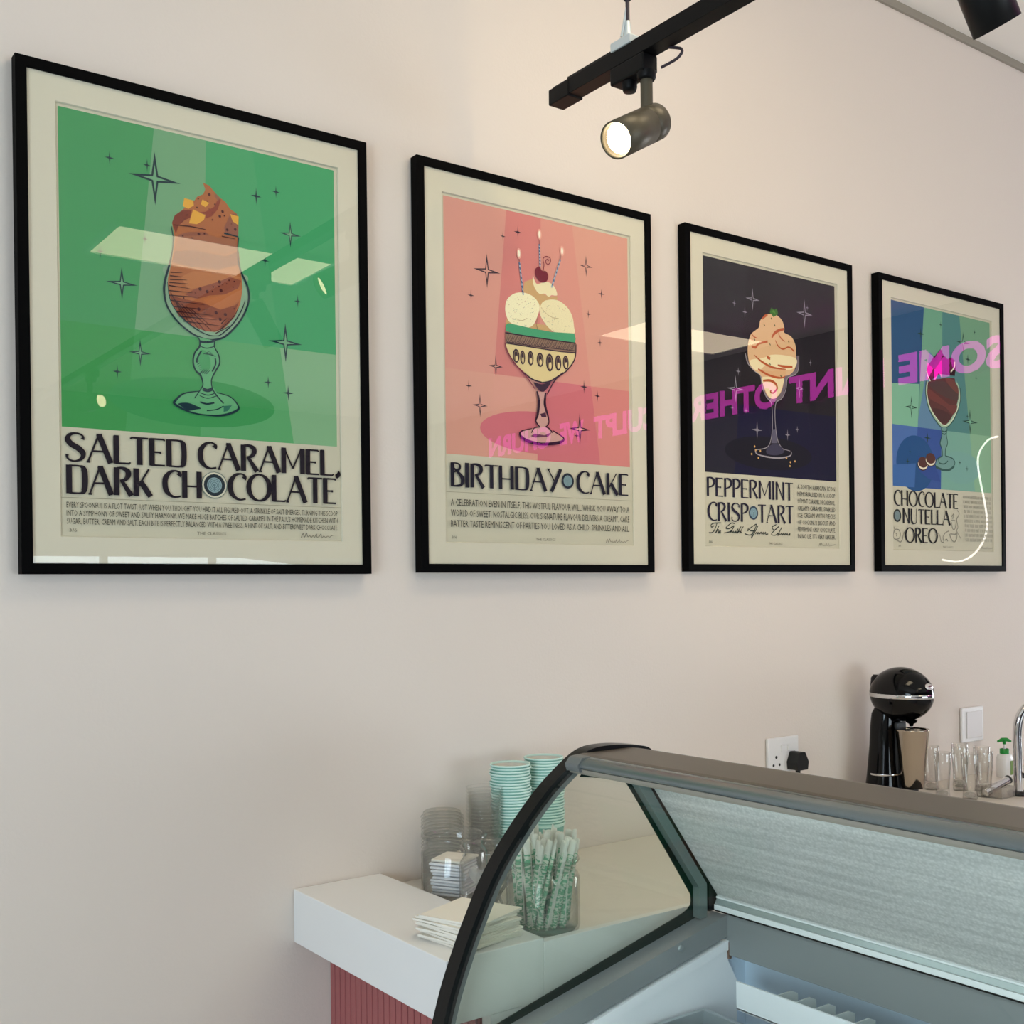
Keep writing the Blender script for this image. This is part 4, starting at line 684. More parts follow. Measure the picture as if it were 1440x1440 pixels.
# ------------------------------------------------------------------ the pink sign and the light tube on the right-hand wall
SIGN_E = mat('pink_acrylic', (0.8, 0.1, 0.5), 0.4, emit=(0.80, 0.02, 0.62), estr=4.5)
SIGN_S = mat('sign_return', (0.25, 0.03, 0.18), 0.4)
sg = thing('wall_sign', 'glowing pink letter sign mirrored backwards in the poster glass', 'sign', (X1, -1.6, 2.755))


def sign_word(s, y_left, height, width):
    cu = bpy.data.curves.new('letters', 'FONT')
    cu.body = s
    cu.extrude = 0.12
    cu.offset = 0.045
    cu.resolution_u = 3
    o = bpy.data.objects.new('letters', cu)
    COL.objects.link(o)
    me = bpy.data.meshes.new_from_object(o.evaluated_get(bpy.context.evaluated_depsgraph_get()))
    bpy.data.objects.remove(o)
    xs = [p.co.x for p in me.vertices]
    ax, bx = min(xs), max(xs)
    mb = MB()
    mb.v = [(-0.045 - (p.co.z) * 0.3, -(p.co.x - ax) / (bx - ax) * width + y_left, p.co.y / 0.72 * height) for p in me.vertices]
    for p in me.polygons:
        mb.f.append(list(p.vertices))
        mb.m.append(0 if abs(p.normal.z) > 0.5 else 1)
        mb.s.append(False)
    bpy.data.meshes.remove(me)
    mb.build('letters', [SIGN_E, SIGN_S], sg)


for s_, y_, w_ in [('SOME', -1.53, 0.7), ('PAINT', -2.33, 0.74), ('OTHERS', -3.17, 0.92), ('SCULPT', -4.2, 0.88), ('WE', -5.2, 0.32), ('CHURN', -5.64, 0.92)]:
    sign_word(s_, y_ + 1.6, 0.17, w_)
tb = smooth_path([(X1 - 0.03, y, z) for y, z in [(-1.621, 2.366), (-1.681, 2.351), (-1.735, 2.287), (-1.744, 2.214), (-1.728, 2.11), (-1.703, 1.985), (-1.691, 1.87), (-1.718, 1.773), (-1.786, 1.697), (-1.877, 1.663), (-1.979, 1.678)]], n=8)
led = MB().tube(tb, 0.0055, 8).build('neon_tube', mat('tube_white', (0.9, 0.9, 0.9), 0.3, emit=(1, 0.97, 0.92), estr=8.0))
tag(led, 'curved white light tube on the wall under the pink sign', 'light tube')
# ------------------------------------------------------------------ service counter by the wall
SLAB = mat('white_solid_surface', (0.80, 0.80, 0.79), 0.32, spec=0.4)
ROSE = mat('rose_lacquer', (0.36, 0.105, 0.105), 0.45)
ct = thing('service_counter', 'white stone-topped counter end with rose fluted front against the wall', 'counter', (0.474, 0, 0))
g = 0.474
MB().box((0, -0.523, 0.8745), (0.185, -0.001, 0.9735)).build('counter_slab', SLAB, ct, bevel=0.0015)
fl = MB()
fl.box((0.078, -0.495, 0.02), (0.100, -0.001, 0.8745))
k = -0.490
while k < -0.01:
    fl.box((0.073, k, 0.02), (0.078, min(k + 0.0175, -0.002), 0.8745))
    k += 0.0205
fl.build('fluted_panel', ROSE, ct, bevel=0.0015)
MB().box((0.080, -0.5225, 0.02), (0.55, -0.5, 0.8745)).build('end_panel', SLAB, ct)
MB().box((0.185, -0.523, 0.86), (0.62, -0.508, 0.9672)).build('end_upstand', SLAB, ct, bevel=0.001)
wt = thing('worktop', 'long pale worktop along the wall under the milkshake mixer and glasses', 'worktop', (0.66, 0, 0))
MB().box((0, -0.507, 0.915), (2.75, -0.001, 0.948)).build('top', mat('pale_worktop', (0.74, 0.69, 0.62), 0.3, vary=0.03, vscale=25), wt, bevel=0.001)
MB().box((0.46, -0.495, 0.05), (2.74, -0.03, 0.915)).build('carcass', mat('grey_carcass', (0.55, 0.55, 0.54), 0.5), wt)
ZW = 0.948

# ------------------------------------------------------------------ ice cream display freezer
FG = thing('display_freezer', 'grey ice cream display freezer with curved glass front and black edge trim', 'freezer', (0.7, -1.45, 0))
FO = (0.7, -1.45, 0)
YA, YB = -0.56, -2.34
STEEL = mat('steel_grey', (0.27, 0.29, 0.29), 0.36, metal=0.3, bump=0.03, bscale=300)
TAUPE = mat('taupe_coated_metal', (0.115, 0.10, 0.082), 0.38, metal=0.25)
FRAME = mat('grey_green_frame', (0.155, 0.20, 0.185), 0.32, metal=0.3)
BLACKT = mat('black_gasket', (0.002, 0.0024, 0.0028), 0.3, spec=0.3)
LINER = mat('white_liner', (0.88, 0.89, 0.90), 0.35)
TINTG = pane('freezer_glass', (0.955, 0.974, 0.962), gloss=0.45)
ENDG = pane('freezer_end_glass', (0.94, 0.952, 0.92), gloss=0.8)
curve = [(0.405, 0.80), (0.42, 0.853), (0.436, 0.901), (0.450, 0.944), (0.469, 0.990), (0.490, 1.034), (0.528, 1.102), (0.575, 1.161), (0.627, 1.213), (0.666, 1.243), (0.699, 1.264), (0.722, 1.2725), (0.748, 1.275), (0.786, 1.2735), (0.834, 1.267), (0.850, 1.260)]
cs = smooth_path(curve, n=4)
inner = offset(cs, 0.0135)


def B(mb, name, m, bevel=0.0, parent=None):
    return mb.build(name, m, parent or FG, bevel=bevel, origin=FO if parent is None else FO)


for ya, yb in ((YA + 0.016, YA - 0.012), (YB + 0.012, YB - 0.016)):
    B(MB().prism(cs + inner[::-1], yb, ya), 'edge_trim', BLACKT, bevel=0.002)
seal = offset(cs[:-6], 0.0135)
seal2 = offset(cs[:-6], 0.0225)
B(MB().prism(seal + seal2[::-1], YA - 0.010, YA + 0.002), 'glass_seal', mat('grey_seal', (0.10, 0.115, 0.108), 0.4))
# end glass, printed border and corner post
endo = [p for p in offset(cs, 0.012) if p[0] < 0.80]
end_poly = endo + [(0.80, 1.225), (0.950, 1.016), (0.950, 0.972), (0.53, 0.868), (0.42, 0.838)]
B(MB().prism(end_poly, YA - 0.006, YA), 'end_glass', ENDG)
bi = smooth_path([(0.700, 1.230), (0.757, 1.2215), (0.782, 1.219), (0.797, 1.210), (0.857, 1.126), (0.932, 1.017), (0.941, 1.000), (0.939, 0.985), (0.921, 0.975), (0.89, 0.967), (0.53, 0.8785), (0.428, 0.853)], n=3)
bo = [(0.428, 0.825), (0.53, 0.85), (0.96, 0.957), (0.966, 1.017), (0.824, 1.213), (0.800, 1.243), (0.72, 1.250)]
B(MB().prism(bi + bo, YA - 0.009, YA - 0.0062), 'glass_border', mat('dark_green_border', (0.002, 0.013, 0.009), 0.45, spec=0.1))
post = [(0.800, 1.217), (0.9445, 1.018), (0.9445, 0.965), (0.9630, 0.965), (0.9630, 1.022), (0.822, 1.217)]
B(MB().prism(post, YA - 0.0245, YA - 0.0095), 'corner_post', FRAME, bevel=0.0012)
B(MB().prism(post, YB + 0.0095, YB + 0.0245), 'corner_post', FRAME, bevel=0.0012)
B(MB().prism(end_poly, YB, YB + 0.006), 'end_glass', ENDG)
# curved front glass
go = offset(cs[:44], 0.004)
gi = offset(cs[:44], 0.010)
B(MB().prism(go + gi[::-1], YB + 0.012, YA - 0.013, smooth=True), 'front_glass', TINTG)
# top cap and front rail
cap = [(0.688, 1.2625), (0.690, 1.2668), (0.70, 1.268), (0.80, 1.2680), (0.818, 1.2655), (0.828, 1.259), (0.826, 1.254), (0.70, 1.258)]
B(MB().prism(cap, YB + 0.013, YA - 0.014), 'top_cap', TAUPE)
rail = smooth_path([(0.690, 1.2665), (0.681, 1.2655), (0.6725, 1.2615), (0.668, 1.2560), (0.6685, 1.2515), (0.673, 1.2490)], n=3) + [(0.70, 1.249), (0.70, 1.262)]
B(MB().prism(rail, YB + 0.02, YA - 0.045), 'top_rail', mat('rail_metal', (0.20, 0.235, 0.245), 0.22, metal=0.6))
B(MB().prism([(0.690, 1.2675), (0.674, 1.266), (0.664, 1.255), (0.668, 1.244), (0.70, 1.246), (0.70, 1.264)], YA - 0.045, YA - 0.014), 'rail_end_cap', mat('end_cap_grey', (0.16, 0.175, 0.175), 0.4), bevel=0.003)
B(MB().prism([(0.672, 1.2488), (0.676, 1.2405), (0.83, 1.236), (0.83, 1.252), (0.70, 1.2500)], YB + 0.02, YA - 0.0125), 'canopy_soffit', mat('beige_soffit', (0.33, 0.30, 0.25), 0.5))
B(MB().lathe([(0.0, 0.0), (0.003, 0.0), (0.0045, 0.002), (0.0045, 0.004)], 14, (0.677, -0.975, 1.256), axis=(0.6, 0, 0.8)), 'rail_screw', mat('screw_grey', (0.25, 0.24, 0.23), 0.4, metal=0.6))
B(MB().box((0.700, YB + 0.10, 1.2345), (0.735, YA - 0.05, 1.2372)), 'canopy_fill_strip', mat('fill_strip_glow', (0.9, 0.9, 0.9), 0.4, emit=(0.80, 0.92, 1.0), estr=10.0))  # glowing strip added to brighten the tub, no lamp known there
# back sliding glass: etched, wet with condensation
fg = bpy.data.materials.new('frosted_back_glass')
fg.use_nodes = True
nt = fg.node_tree
b = nt.nodes['Principled BSDF']
b.inputs['Roughness'].default_value = 0.28
b.inputs['Specular IOR Level'].default_value = 0.5
tc = nt.nodes.new('ShaderNodeTexCoord')
mp = nt.nodes.new('ShaderNodeMapping')
mp.inputs['Scale'].default_value = (1.0, 0.5, 26.0)
wn = nt.nodes.new('ShaderNodeTexNoise')
wn.inputs['Scale'].default_value = 5.0
wn.inputs['Detail'].default_value = 6
fnoise = nt.nodes.new('ShaderNodeTexVoronoi')
fnoise.inputs['Scale'].default_value = 260
rmp = nt.nodes.new('ShaderNodeValToRGB')
rmp.color_ramp.elements[0].position = 0.3
rmp.color_ramp.elements[0].color = (0.62, 0.64, 0.625, 1)
rmp.color_ramp.elements[1].position = 0.72
rmp.color_ramp.elements[1].color = (0.88, 0.89, 0.875, 1)
bp = nt.nodes.new('ShaderNodeBump')
bp.inputs['Strength'].default_value = 0.35
bp.inputs['Distance'].default_value = 0.001
nt.links.new(tc.outputs['Object'], mp.inputs['Vector'])
nt.links.new(mp.outputs['Vector'], wn.inputs['Vector'])
nt.links.new(tc.outputs['Object'], fnoise.inputs['Vector'])
nt.links.new(wn.outputs['Fac'], rmp.inputs['Fac'])
dots = nt.nodes.new('ShaderNodeTexVoronoi')
dots.inputs['Scale'].default_value = 210
dr = nt.nodes.new('ShaderNodeValToRGB')
dr.color_ramp.elements[0].position = 0.15
dr.color_ramp.elements[0].color = (1, 1, 1, 1)
dr.color_ramp.elements[1].position = 0.75
dr.color_ramp.elements[1].color = (0.80, 0.82, 0.81, 1)
mm_ = nt.nodes.new('ShaderNodeMix')
mm_.data_type = 'RGBA'
mm_.blend_type = 'MULTIPLY'
mm_.inputs[0].default_value = 1.0
nt.links.new(tc.outputs['Object'], dots.inputs['Vector'])
nt.links.new(dots.outputs['Distance'], dr.inputs['Fac'])
nt.links.new(rmp.outputs['Color'], mm_.inputs[6])
nt.links.new(dr.outputs['Color'], mm_.inputs[7])
nt.links.new(mm_.outputs[2], b.inputs['Base Color'])
nt.links.new(fnoise.outputs['Distance'], bp.inputs['Height'])
nt.links.new(bp.outputs['Normal'], b.inputs['Normal'])
tl = nt.nodes.new('ShaderNodeBsdfTranslucent')
nt.links.new(mm_.outputs[2], tl.inputs['Color'])
ms = nt.nodes.new('ShaderNodeMixShader')
ms.inputs[0].default_value = 0.42
nt.links.new(b.outputs[0], ms.inputs[1])
nt.links.new(tl.outputs[0], ms.inputs[2])
nt.links.new(ms.outputs[0], nt.nodes['Material Output'].inputs[0])
B(MB().prism([(0.811, 1.238), (0.816, 1.238), (0.991, 0.998), (0.986, 0.998)], YB + 0.03, YA - 0.0275), 'back_glass', fg)
B(MB().prism([(0.815, 1.238), (0.835, 1.238), (1.010, 0.975), (0.965, 0.975), (0.966, 1.024)], YA - 0.0270, YA - 0.012), 'back_channel', BLACKT)
# lower rail of the back glass
B(MB().prism([(0.986, 0.997), (0.984, 0.999), (0.982, 0.998), (0.976, 0.987), (1.010, 0.987), (1.010, 0.999)], YB + 0.03, YA - 0.030), 'glass_rail', mat('rail_green_grey', (0.36, 0.42, 0.40), 0.3, metal=0.4), bevel=0.0006)
B(MB().prism([(0.979, 0.9962), (0.979, 0.9990), (0.9845, 1.0000), (0.9845, 0.9962)], YB + 0.03, YA - 0.030), 'rail_highlight', mat('white_strip', (0.78, 0.80, 0.78), 0.35))  # white sliver standing in for the highlight on the rail's bevel
B(MB().prism([(0.974, 0.9775), (0.974, 0.9865), (1.010, 0.9865), (1.010, 0.9775)], YB + 0.03, YA - 0.030), 'rail_strip', mat('white_strip', (0.78, 0.80, 0.78), 0.35), bevel=0.001)
B(MB().box((0.978, YB + 0.03, 0.9735), (1.02, YA - 0.028, 0.9773)), 'rail_seal', BLACKT)
B(MB().prism([(0.984, 0.972), (0.984, 0.903), (1.00, 0.903), (1.00, 0.966), (1.07, 0.966), (1.07, 0.972)], YB + 0.02, YA - 0.046), 'back_panel', STEEL, bevel=0.001)
# sloping end deck with its screw
YL = YA - 0.050
def deck(ya, yl):
    return MB().prism([(0.42, 0.842), (0.53, 0.868), (0.984, 0.9705), (0.984, 0.934), (0.53, 0.832), (0.42, 0.806)], ya, yl)
B(deck(YA + 0.004, YL), 'end_deck', STEEL, bevel=0.001)
B(deck(YB - 0.004, YB + 0.05), 'end_deck', STEEL, bevel=0.001)
B(MB().lathe([(0.0, 0.0035), (0.004, 0.003), (0.0058, 0.0015), (0.006, 0.0)], 18, (0.874, YL, 0.9355), axis=(0, -1, 0)), 'screw', mat('screw_zinc', (0.36, 0.40, 0.40), 0.3, metal=0.7))
B(MB().box((0.9835, YL - 0.0045, 0.897), (0.9895, YL + 0.001, 0.925)), 'rust_bracket', mat('rusty_bracket', (0.16, 0.09, 0.06), 0.7, vary=0.4, vscale=120))
# inner tub
tub = MB()
tub.prism([(0.43, 0.800), (0.53, 0.826), (0.984, 0.928), (0.984, 0.912), (0.53, 0.810), (0.43, 0.786)], YL + 0.01, YL - 0.003)
tub.prism([(0.43, 0.79), (0.53, 0.812), (0.982, 0.914), (0.985, 0.893), (1.008, 0.852), (1.002, 0.74), (0.43, 0.74)], YL + 0.006, YL - 0.0005)
B(tub, 'tub_end', LINER)
B(MB().box((1.035, YB + 0.06, 0.76), (1.045, YL + 0.03, 0.965)).box((0.99, YL + 0.007, 0.74), (1.045, YL + 0.015, 0.93)), 'tub_back', mat('liner_cool_lit', (0.68, 0.80, 0.92), 0.4))  # white liner, the cool light on it put into the colour
B(MB().box((0.42, YB + 0.05, 0.745), (1.04, YL + 0.03, 0.755)), 'tub_floor', LINER)
B(MB().box((0.42, YB + 0.05, 0.60), (0.43, YL + 0.03, 0.80)), 'tub_front', LINER)
# rack along the back of the tub
rk = B(MB().box((0.925, YB + 0.08, 0.846), (0.929, YL - 0.0735, 0.8905)).box((0.925, YB + 0.08, 0.845), (1.0, YL - 0.0735, 0.848)), 'rack', mat('white_rack', (0.88, 0.90, 0.91), 0.35))
fin = MB().prism([(0.929, 0.848), (0.929, 0.8905), (0.962, 0.8905), (0.976, 0.884), (0.976, 0.848)], -0.0012, 0.0012)
FINM = mat('rack_fin', (0.58, 0.63, 0.61), 0.4)
fm = fin.build('divider', FINM, rk, origin=(0.7, 0, 0))
fm.location = (0, YL - 0.155 + 1.45, 0)
for k in range(1, 26):
    c = fm.copy()
    COL.objects.link(c)
    c.parent = rk
    c.location = (0, YL - 0.155 - 0.036 * k + 1.45, 0)
# cabinet below
cab = MB()
cab.prism([(0.405, 0.80), (0.395, 0.77), (0.395, 0.10), (1.07, 0.10), (1.07, 0.966), (1.045, 0.966), (1.045, 0.13), (0.42, 0.13), (0.42, 0.80)], YB + 0.001, YA - 0.001)
B(cab, 'cabinet', mat('cabinet_white', (0.72, 0.73, 0.73), 0.35))
B(MB().prism([(0.395, 0.10), (1.07, 0.10), (1.07, 0.955), (0.984, 0.93), (0.53, 0.83), (0.42, 0.80), (0.395, 0.77)], YA + 0.012, YA + 0.001), 'cabinet_end', mat('cabinet_white', (0.72, 0.73, 0.73), 0.35))
B(MB().prism([(0.395, 0.10), (1.07, 0.10), (1.07, 0.955), (0.984, 0.93), (0.53, 0.83), (0.42, 0.80), (0.395, 0.77)], YB - 0.012, YB - 0.001), 'cabinet_end', mat('cabinet_white', (0.72, 0.73, 0.73), 0.35))
B(MB().box((0.43, YB + 0.03, 0.0), (1.04, YA - 0.03, 0.10)), 'plinth', mat('plinth_black', (0.02, 0.02, 0.02), 0.5))
# steel pans standing in the tub
PAN = mat('pan_steel', (0.46, 0.50, 0.51), 0.3, metal=0.7)


def pan(cx, cy, w, d, label):
    t = thing('ice_cream_pan', label, 'pan', (cx, cy, 0.755), 'empty steel pans in the freezer')
    m = MB()
    o = [(-w, -d), (w, -d), (w, d), (-w, d)]
    i = [(-w + .008, -d + .008), (w - .008, -d + .008), (w - .008, d - .008), (-w + .008, d - .008)]
    bt = [(p[0] * .88, p[1] * .94) for p in i]
    v = [(*p, 0.078) for p in o] + [(*p, 0.078) for p in i] + [(*p, 0.002) for p in bt] + [(*p, 0.071) for p in o] + [(p[0] * .985, p[1] * .985, 0.071) for p in o] + [(p[0] * .9, p[1] * .96, 0.0) for p in o]
    f = []
    for a in range(4):
        b2 = (a + 1) % 4
        f += [(a, b2, 4 + b2, 4 + a), (4 + a, 4 + b2, 8 + b2, 8 + a), (12 + b2, b2, a, 12 + a), (16 + b2, 12 + b2, 12 + a, 16 + a), (20 + b2, 16 + b2, 16 + a, 20 + a)]
    f += [(8, 9, 10, 11), (23, 22, 21, 20)]
    m.add(v, f)
    m.build('tray', PAN, t, bevel=0.001)
    MB().lathe([(0.050, 0.0025), (0.052, 0.006), (0.055, 0.0065), (0.058, 0.0055), (0.058, 0.0025)], 36, (w * .2, 0, 0)).build('pressed_ring', PAN, t)
    return t


for k, lb in enumerate(('empty steel pan in the freezer corner by the end glass', 'empty steel pan second from the freezer end glass', 'empty steel pan third from the freezer end glass')):
    pan(0.825, -0.704 - 0.172 * k, 0.088, 0.082, lb)
# ------------------------------------------------------------------ things on the counter
# paper cups, two nested stacks
MINT = mat('mint_paper', (0.20, 0.43, 0.365), 0.6)
CREAMP = mat('cream_paper', (0.82, 0.79, 0.70), 0.6)


def make_cup(loc, label, group):
    t = thing('paper_cup', label, 'paper cup', loc, group)
    MB().lathe([(0.0, 0.006), (0.0275, 0.006), (0.0275, 0.0), (0.0285, 0.0), (0.0388, 0.093)], 32).build('cup_wall', MINT, t)
    MB().lathe([(0.0372, 0.092), (0.0382, 0.0952), (0.0398, 0.0962), (0.0411, 0.0952), (0.0413, 0.0938), (0.0405, 0.0925), (0.0388, 0.0922)], 32).build('rim', mat('mint_rim', (0.56, 0.76, 0.69), 0.5), t)
    MB().lathe([(0.0275, 0.007), (0.0378, 0.093)][::-1], 32).build('lining', CREAMP, t)
    return t


PITCH_C = 0.00585
proto = None
for cx, cy, n, where, topz in ((0.896, -0.112, 25, 'left', 1.1785), (0.990, -0.100, 25, 'right', 1.182)):
    gname = 'mint paper cups in the %s stack' % where
    lab = 'mint paper cup nested below the top cup of the %s cup stack' % where
    for k in range(n):
        z = topz - 0.0962 - k * PITCH_C
        lb = 'topmost mint paper cup of the %s cup stack' % where if k == 0 else lab
        if z < ZW + 0.001:
            break
        off = 0.0018 * math.sin(k * 1.7) + (0.0018 if k > 8 else 0)
        if proto is None:
            proto = make_cup((cx, cy, z), lb, gname)
        else:
            dup(proto, (cx + off, cy, z), label=lb, group=gname)
    # the lowest cup stands on the worktop
    dup(proto, (cx + 0.001, cy, ZW), label='lowest mint paper cup standing on the worktop in the %s cup stack' % where, group=gname)

# clear plastic lids and tubs, two stacks
CLEARP = pane('clear_plastic', (0.965, 0.965, 0.96), haze=0.045, hazecol=(0.7, 0.7, 0.68), ior=1.4, edge=(0.8, 0.8, 0.78))


def make_lid(loc, label, group):  # each piece is a clear flat lid
    o = MB().lathe([(0.012, 0.012), (0.034, 0.012), (0.037, 0.010), (0.0385, 0.003), (0.0415, 0.0025), (0.0425, 0.0), (0.041, -0.001)], 28).build('plastic_lid', CLEARP)
    o.location = loc
    return tag(o, label, 'lid', group)


def make_tub(loc, label, group):
    o = MB().lathe([(0.0, 0.001), (0.026, 0.0), (0.034, 0.048), (0.0365, 0.049), (0.037, 0.051), (0.0355, 0.0515), (0.0335, 0.050)], 28).build('plastic_tub', CLEARP)
    o.location = loc
    return tag(o, label, 'tub', group)


lid = tub_ = None
n = 21
for k in range(n):
    z = ZW + 0.0015 + k * 0.0066
    lb = 'topmost clear flat lid of the short stack behind the jars' if k == n - 1 else 'clear flat lid below the top one of the short clear stack'
    if lid is None:
        lid = make_lid((0.764, -0.064, z), lb, 'clear flat lids in the short stack')
    else:
        c = lid.copy()
        COL.objects.link(c)
        c.location = (0.764 + 0.0006 * math.sin(k * 2.1), -0.064, z)
        c['label'] = lb
n = 21
for k in range(n):
    z = ZW + k * 0.0070
    lb = 'topmost clear plastic tub of the clear stack beside the mint cups' if k == n - 1 else 'clear plastic tub in the taller clear stack below its top tub'
    if tub_ is None:
        tub_ = make_tub((0.832, -0.112, z), lb, 'clear tubs in the taller stack')
    else:
        c = tub_.copy()
        COL.objects.link(c)
        c.location = (0.832 + 0.0005 * math.sin(k * 1.3), -0.112, z)
        c['label'] = lb

# three glass jars
JARG = pane('jar_glass', (0.955, 0.96, 0.955), haze=0.03, hazecol=(0.6, 0.62, 0.6), edge=(0.55, 0.56, 0.54))
JR = 0.0625


def make_jar(loc, label, h=0.118):
    t = thing('glass_jar', label, 'jar', loc, 'clear glass jars behind the counter ledge')
    r = JR
    MB().lathe([(0.0, 0.0), (r - .010, 0.0), (r - .002, 0.004), (r, 0.012), (r, h - .030), (r - .004, h - .022), (r - .009, h - .017)], 40).build('jar_body', JARG, t)
    MB().lathe([(r - .009, h - .017), (r - .006, h - .013), (r - .007, h - .006), (r - .001, h - .003), (r, h + .001), (r - .002, h + .004), (r - .007, h + .004), (r - .0105, h), (r - .011, h - .016)], 40).build('jar_neck', JARG, t)
    MB().lathe([(0.0, 0.006), (r - .008, 0.006), (r - .004, 0.012), (r - .004, h - .032)][::-1], 40).build('jar_inner', JARG, t)
    return t


make_jar((0.728, -0.160, ZW), 'glass jar of white paper packets in front of the short clear stack')
make_jar((0.728, -0.289, ZW), 'glass jar of clear plastic spoons between packets and straws')
make_jar((0.735, -0.424, ZW), 'glass jar stuffed with green and white wrapped straws', 0.122)

# white paper packets in the first jar
PK = mat('packet_paper', (0.80, 0.81, 0.84), 0.6)
PKC = mat('packet_top_paper', (0.80, 0.76, 0.66), 0.6)
random.seed(11)
pk = None
for k in range(11):
    a = random.uniform(-0.10, 0.10) + 0.55
    z = ZW + 0.010 + k * 0.0062
    lb = 'white paper packet lying in the jar nearest the wall'
    if k == 10:
        lb = 'cream topped paper packet uppermost in the jar nearest the wall'
    if pk is None:
        pk = MB().box((-0.034, -0.034, 0), (0.034, 0.034, 0.0050)).build('paper_packet', PK, bevel=0.002)
        pk.location = (0.728, -0.160, z)
        pk.rotation_euler = (0, 0, a)
        tag(pk, lb, 'packet', 'white packets in the jar')
    else:
        c = pk.copy()
        COL.objects.link(c)
        c.location = (0.728 + random.uniform(-.003, .003), -0.160 + random.uniform(-.003, .003), z)
        c.rotation_euler = (0, 0, a)
        c['label'] = lb
        if k == 10:
            c.data = pk.data.copy()
            c.data.materials[0] = PKC

# clear spoons in the second jar
SPN = pane('clear_spoon_plastic', (0.90, 0.90, 0.885), haze=0.26, hazecol=(0.78, 0.77, 0.75))
random.seed(5)
sp = None
for k in range(22):
    a = random.uniform(0, 2 * math.pi)
    r0, r1 = random.uniform(0.0, 0.026), random.uniform(0.030, 0.046)
    L = random.uniform(0.075, 0.09)
    b0 = Vector((0.728 + r0 * math.cos(a + 2.4), -0.289 + r0 * math.sin(a + 2.4), ZW + 0.012))
    b1 = Vector((0.728 + r1 * math.cos(a), -0.289 + r1 * math.sin(a), ZW + L * 0.93))
    d = b1 - b0
    if sp is None:
        m = MB()
        v, f = [], []
        prof = [(0.0, 0.0022), (0.02, 0.0024), (0.048, 0.0028), (0.056, 0.0060), (0.066, 0.0095), (0.076, 0.0092), (0.083, 0.0050), (0.085, 0.001)]
        for h, w in prof:
            v += [(-w, 0.0006, h), (w, 0.0006, h), (w, -0.0010, h), (-w, -0.0010, h)]
        for j in range(len(prof) - 1):
            for q in range(4):
                f.append((4 * j + q, 4 * j + (q + 1) % 4, 4 * j + 4 + (q + 1) % 4, 4 * j + 4 + q))
        sp = m.add(v, f, 0, True).build('plastic_spoon', SPN)
        c = tag(sp, 'clear plastic spoon standing in the middle glass jar', 'spoon', 'clear spoons in the middle jar')
    else:
        c = sp.copy()
        COL.objects.link(c)
    c.location = b0
    c.rotation_euler = (d.to_track_quat('Z', 'Y') @ Matrix.Rotation(random.uniform(0, 6.28), 3, 'Z').to_quaternion()).to_euler()

# wrapped straws in the third jar
STW = mat('straw_wrapper_white', (0.80, 0.81, 0.76), 0.6)
stg = bpy.data.materials.new('straw_wrapper_print')
stg.use_nodes = True
nt = stg.node_tree
b = nt.nodes['Principled BSDF']
b.inputs['Roughness'].default_value = 0.6
tc = nt.nodes.new('ShaderNodeTexCoord')
mp = nt.nodes.new('ShaderNodeMapping')
mp.inputs['Scale'].default_value = (90, 90, 230)
vo = nt.nodes.new('ShaderNodeTexNoise')
vo.inputs['Scale'].default_value = 1.3
vo.inputs['Detail'].default_value = 2
rp = nt.nodes.new('ShaderNodeValToRGB')
rp.color_ramp.interpolation = 'CONSTANT'
rp.color_ramp.elements[0].color = (0.17, 0.46, 0.29, 1)
rp.color_ramp.elements[1].position = 0.50
rp.color_ramp.elements[1].color = (0.74, 0.80, 0.70, 1)
nt.links.new(tc.outputs['Object'], mp.inputs['Vector'])
nt.links.new(mp.outputs['Vector'], vo.inputs['Vector'])
nt.links.new(vo.outputs['Fac'], rp.inputs['Fac'])
nt.links.new(rp.outputs['Color'], b.inputs['Base Color'])


def straw_protos():
    out = []
    for L, w in ((0.158, 0.0058), (0.150, 0.0066)):
        t = thing('wrapped_straw', 'green and white paper wrapped straw standing in the jar beside the napkins', 'straw', (0, 0, 0), 'wrapped straws in the jar')
        m = MB()
        m.lathe([(0.0, 0.0), (w * .8, 0.001), (w, 0.008), (w, L - .024)], 10)
        m.v = [(x, y * 0.62, z) for x, y, z in m.v]
        m.build('printed_wrapper', stg, t)
        m = MB()
        m.lathe([(w, L - .024), (w * 1.05, L - .014), (w * 1.02, L - .005), (w * .9, L), (0.0, L + .001)], 10)
        m.v = [(x, y * (0.62 if z < L - .01 else 0.3), z) for x, y, z in m.v]
        m.build('crimped_end', STW, t)
        s = MB()
        s.box((w * .55, -w * .42, 0.008), (w * 1.02, w * .42, L - .022))
        s.build('plain_edge', STW, t)
        out.append(t)
    return out


random.seed(21)
sps = straw_protos()
JC = Vector((0.735, -0.424, ZW + 0.009))
spots = []
for k in range(42):
    ring = 0 if k < 4 else (1 if k < 14 else 2)
    a = k * 2.399 + random.uniform(-0.2, 0.2)
    r0 = (0.008, 0.024, 0.042)[ring] * random.uniform(0.85, 1.0)
    r1 = (0.010, 0.028, 0.047)[ring] * random.uniform(0.9, 1.08)
    da = random.uniform(-0.7, 0.7)
    spots.append((a, r0, r1, da, random.uniform(0, 6.28)))
for k, (a, r0, r1, da, tw) in enumerate(spots):
    b0 = JC + Vector((r0 * math.cos(a + da), r0 * math.sin(a + da), random.uniform(0, 0.004)))
    b1 = JC + Vector((r1 * math.cos(a), r1 * math.sin(a), 0.11))
    q = (b1 - b0).to_track_quat('Z', 'Y') @ Matrix.Rotation(tw, 3, 'Z').to_quaternion()
    if k < 2:
        c = sps[k]
        c.location = b0
        c.rotation_euler = q.to_euler()
    else:
        dup(sps[k % 2], b0, rot=q.to_euler())

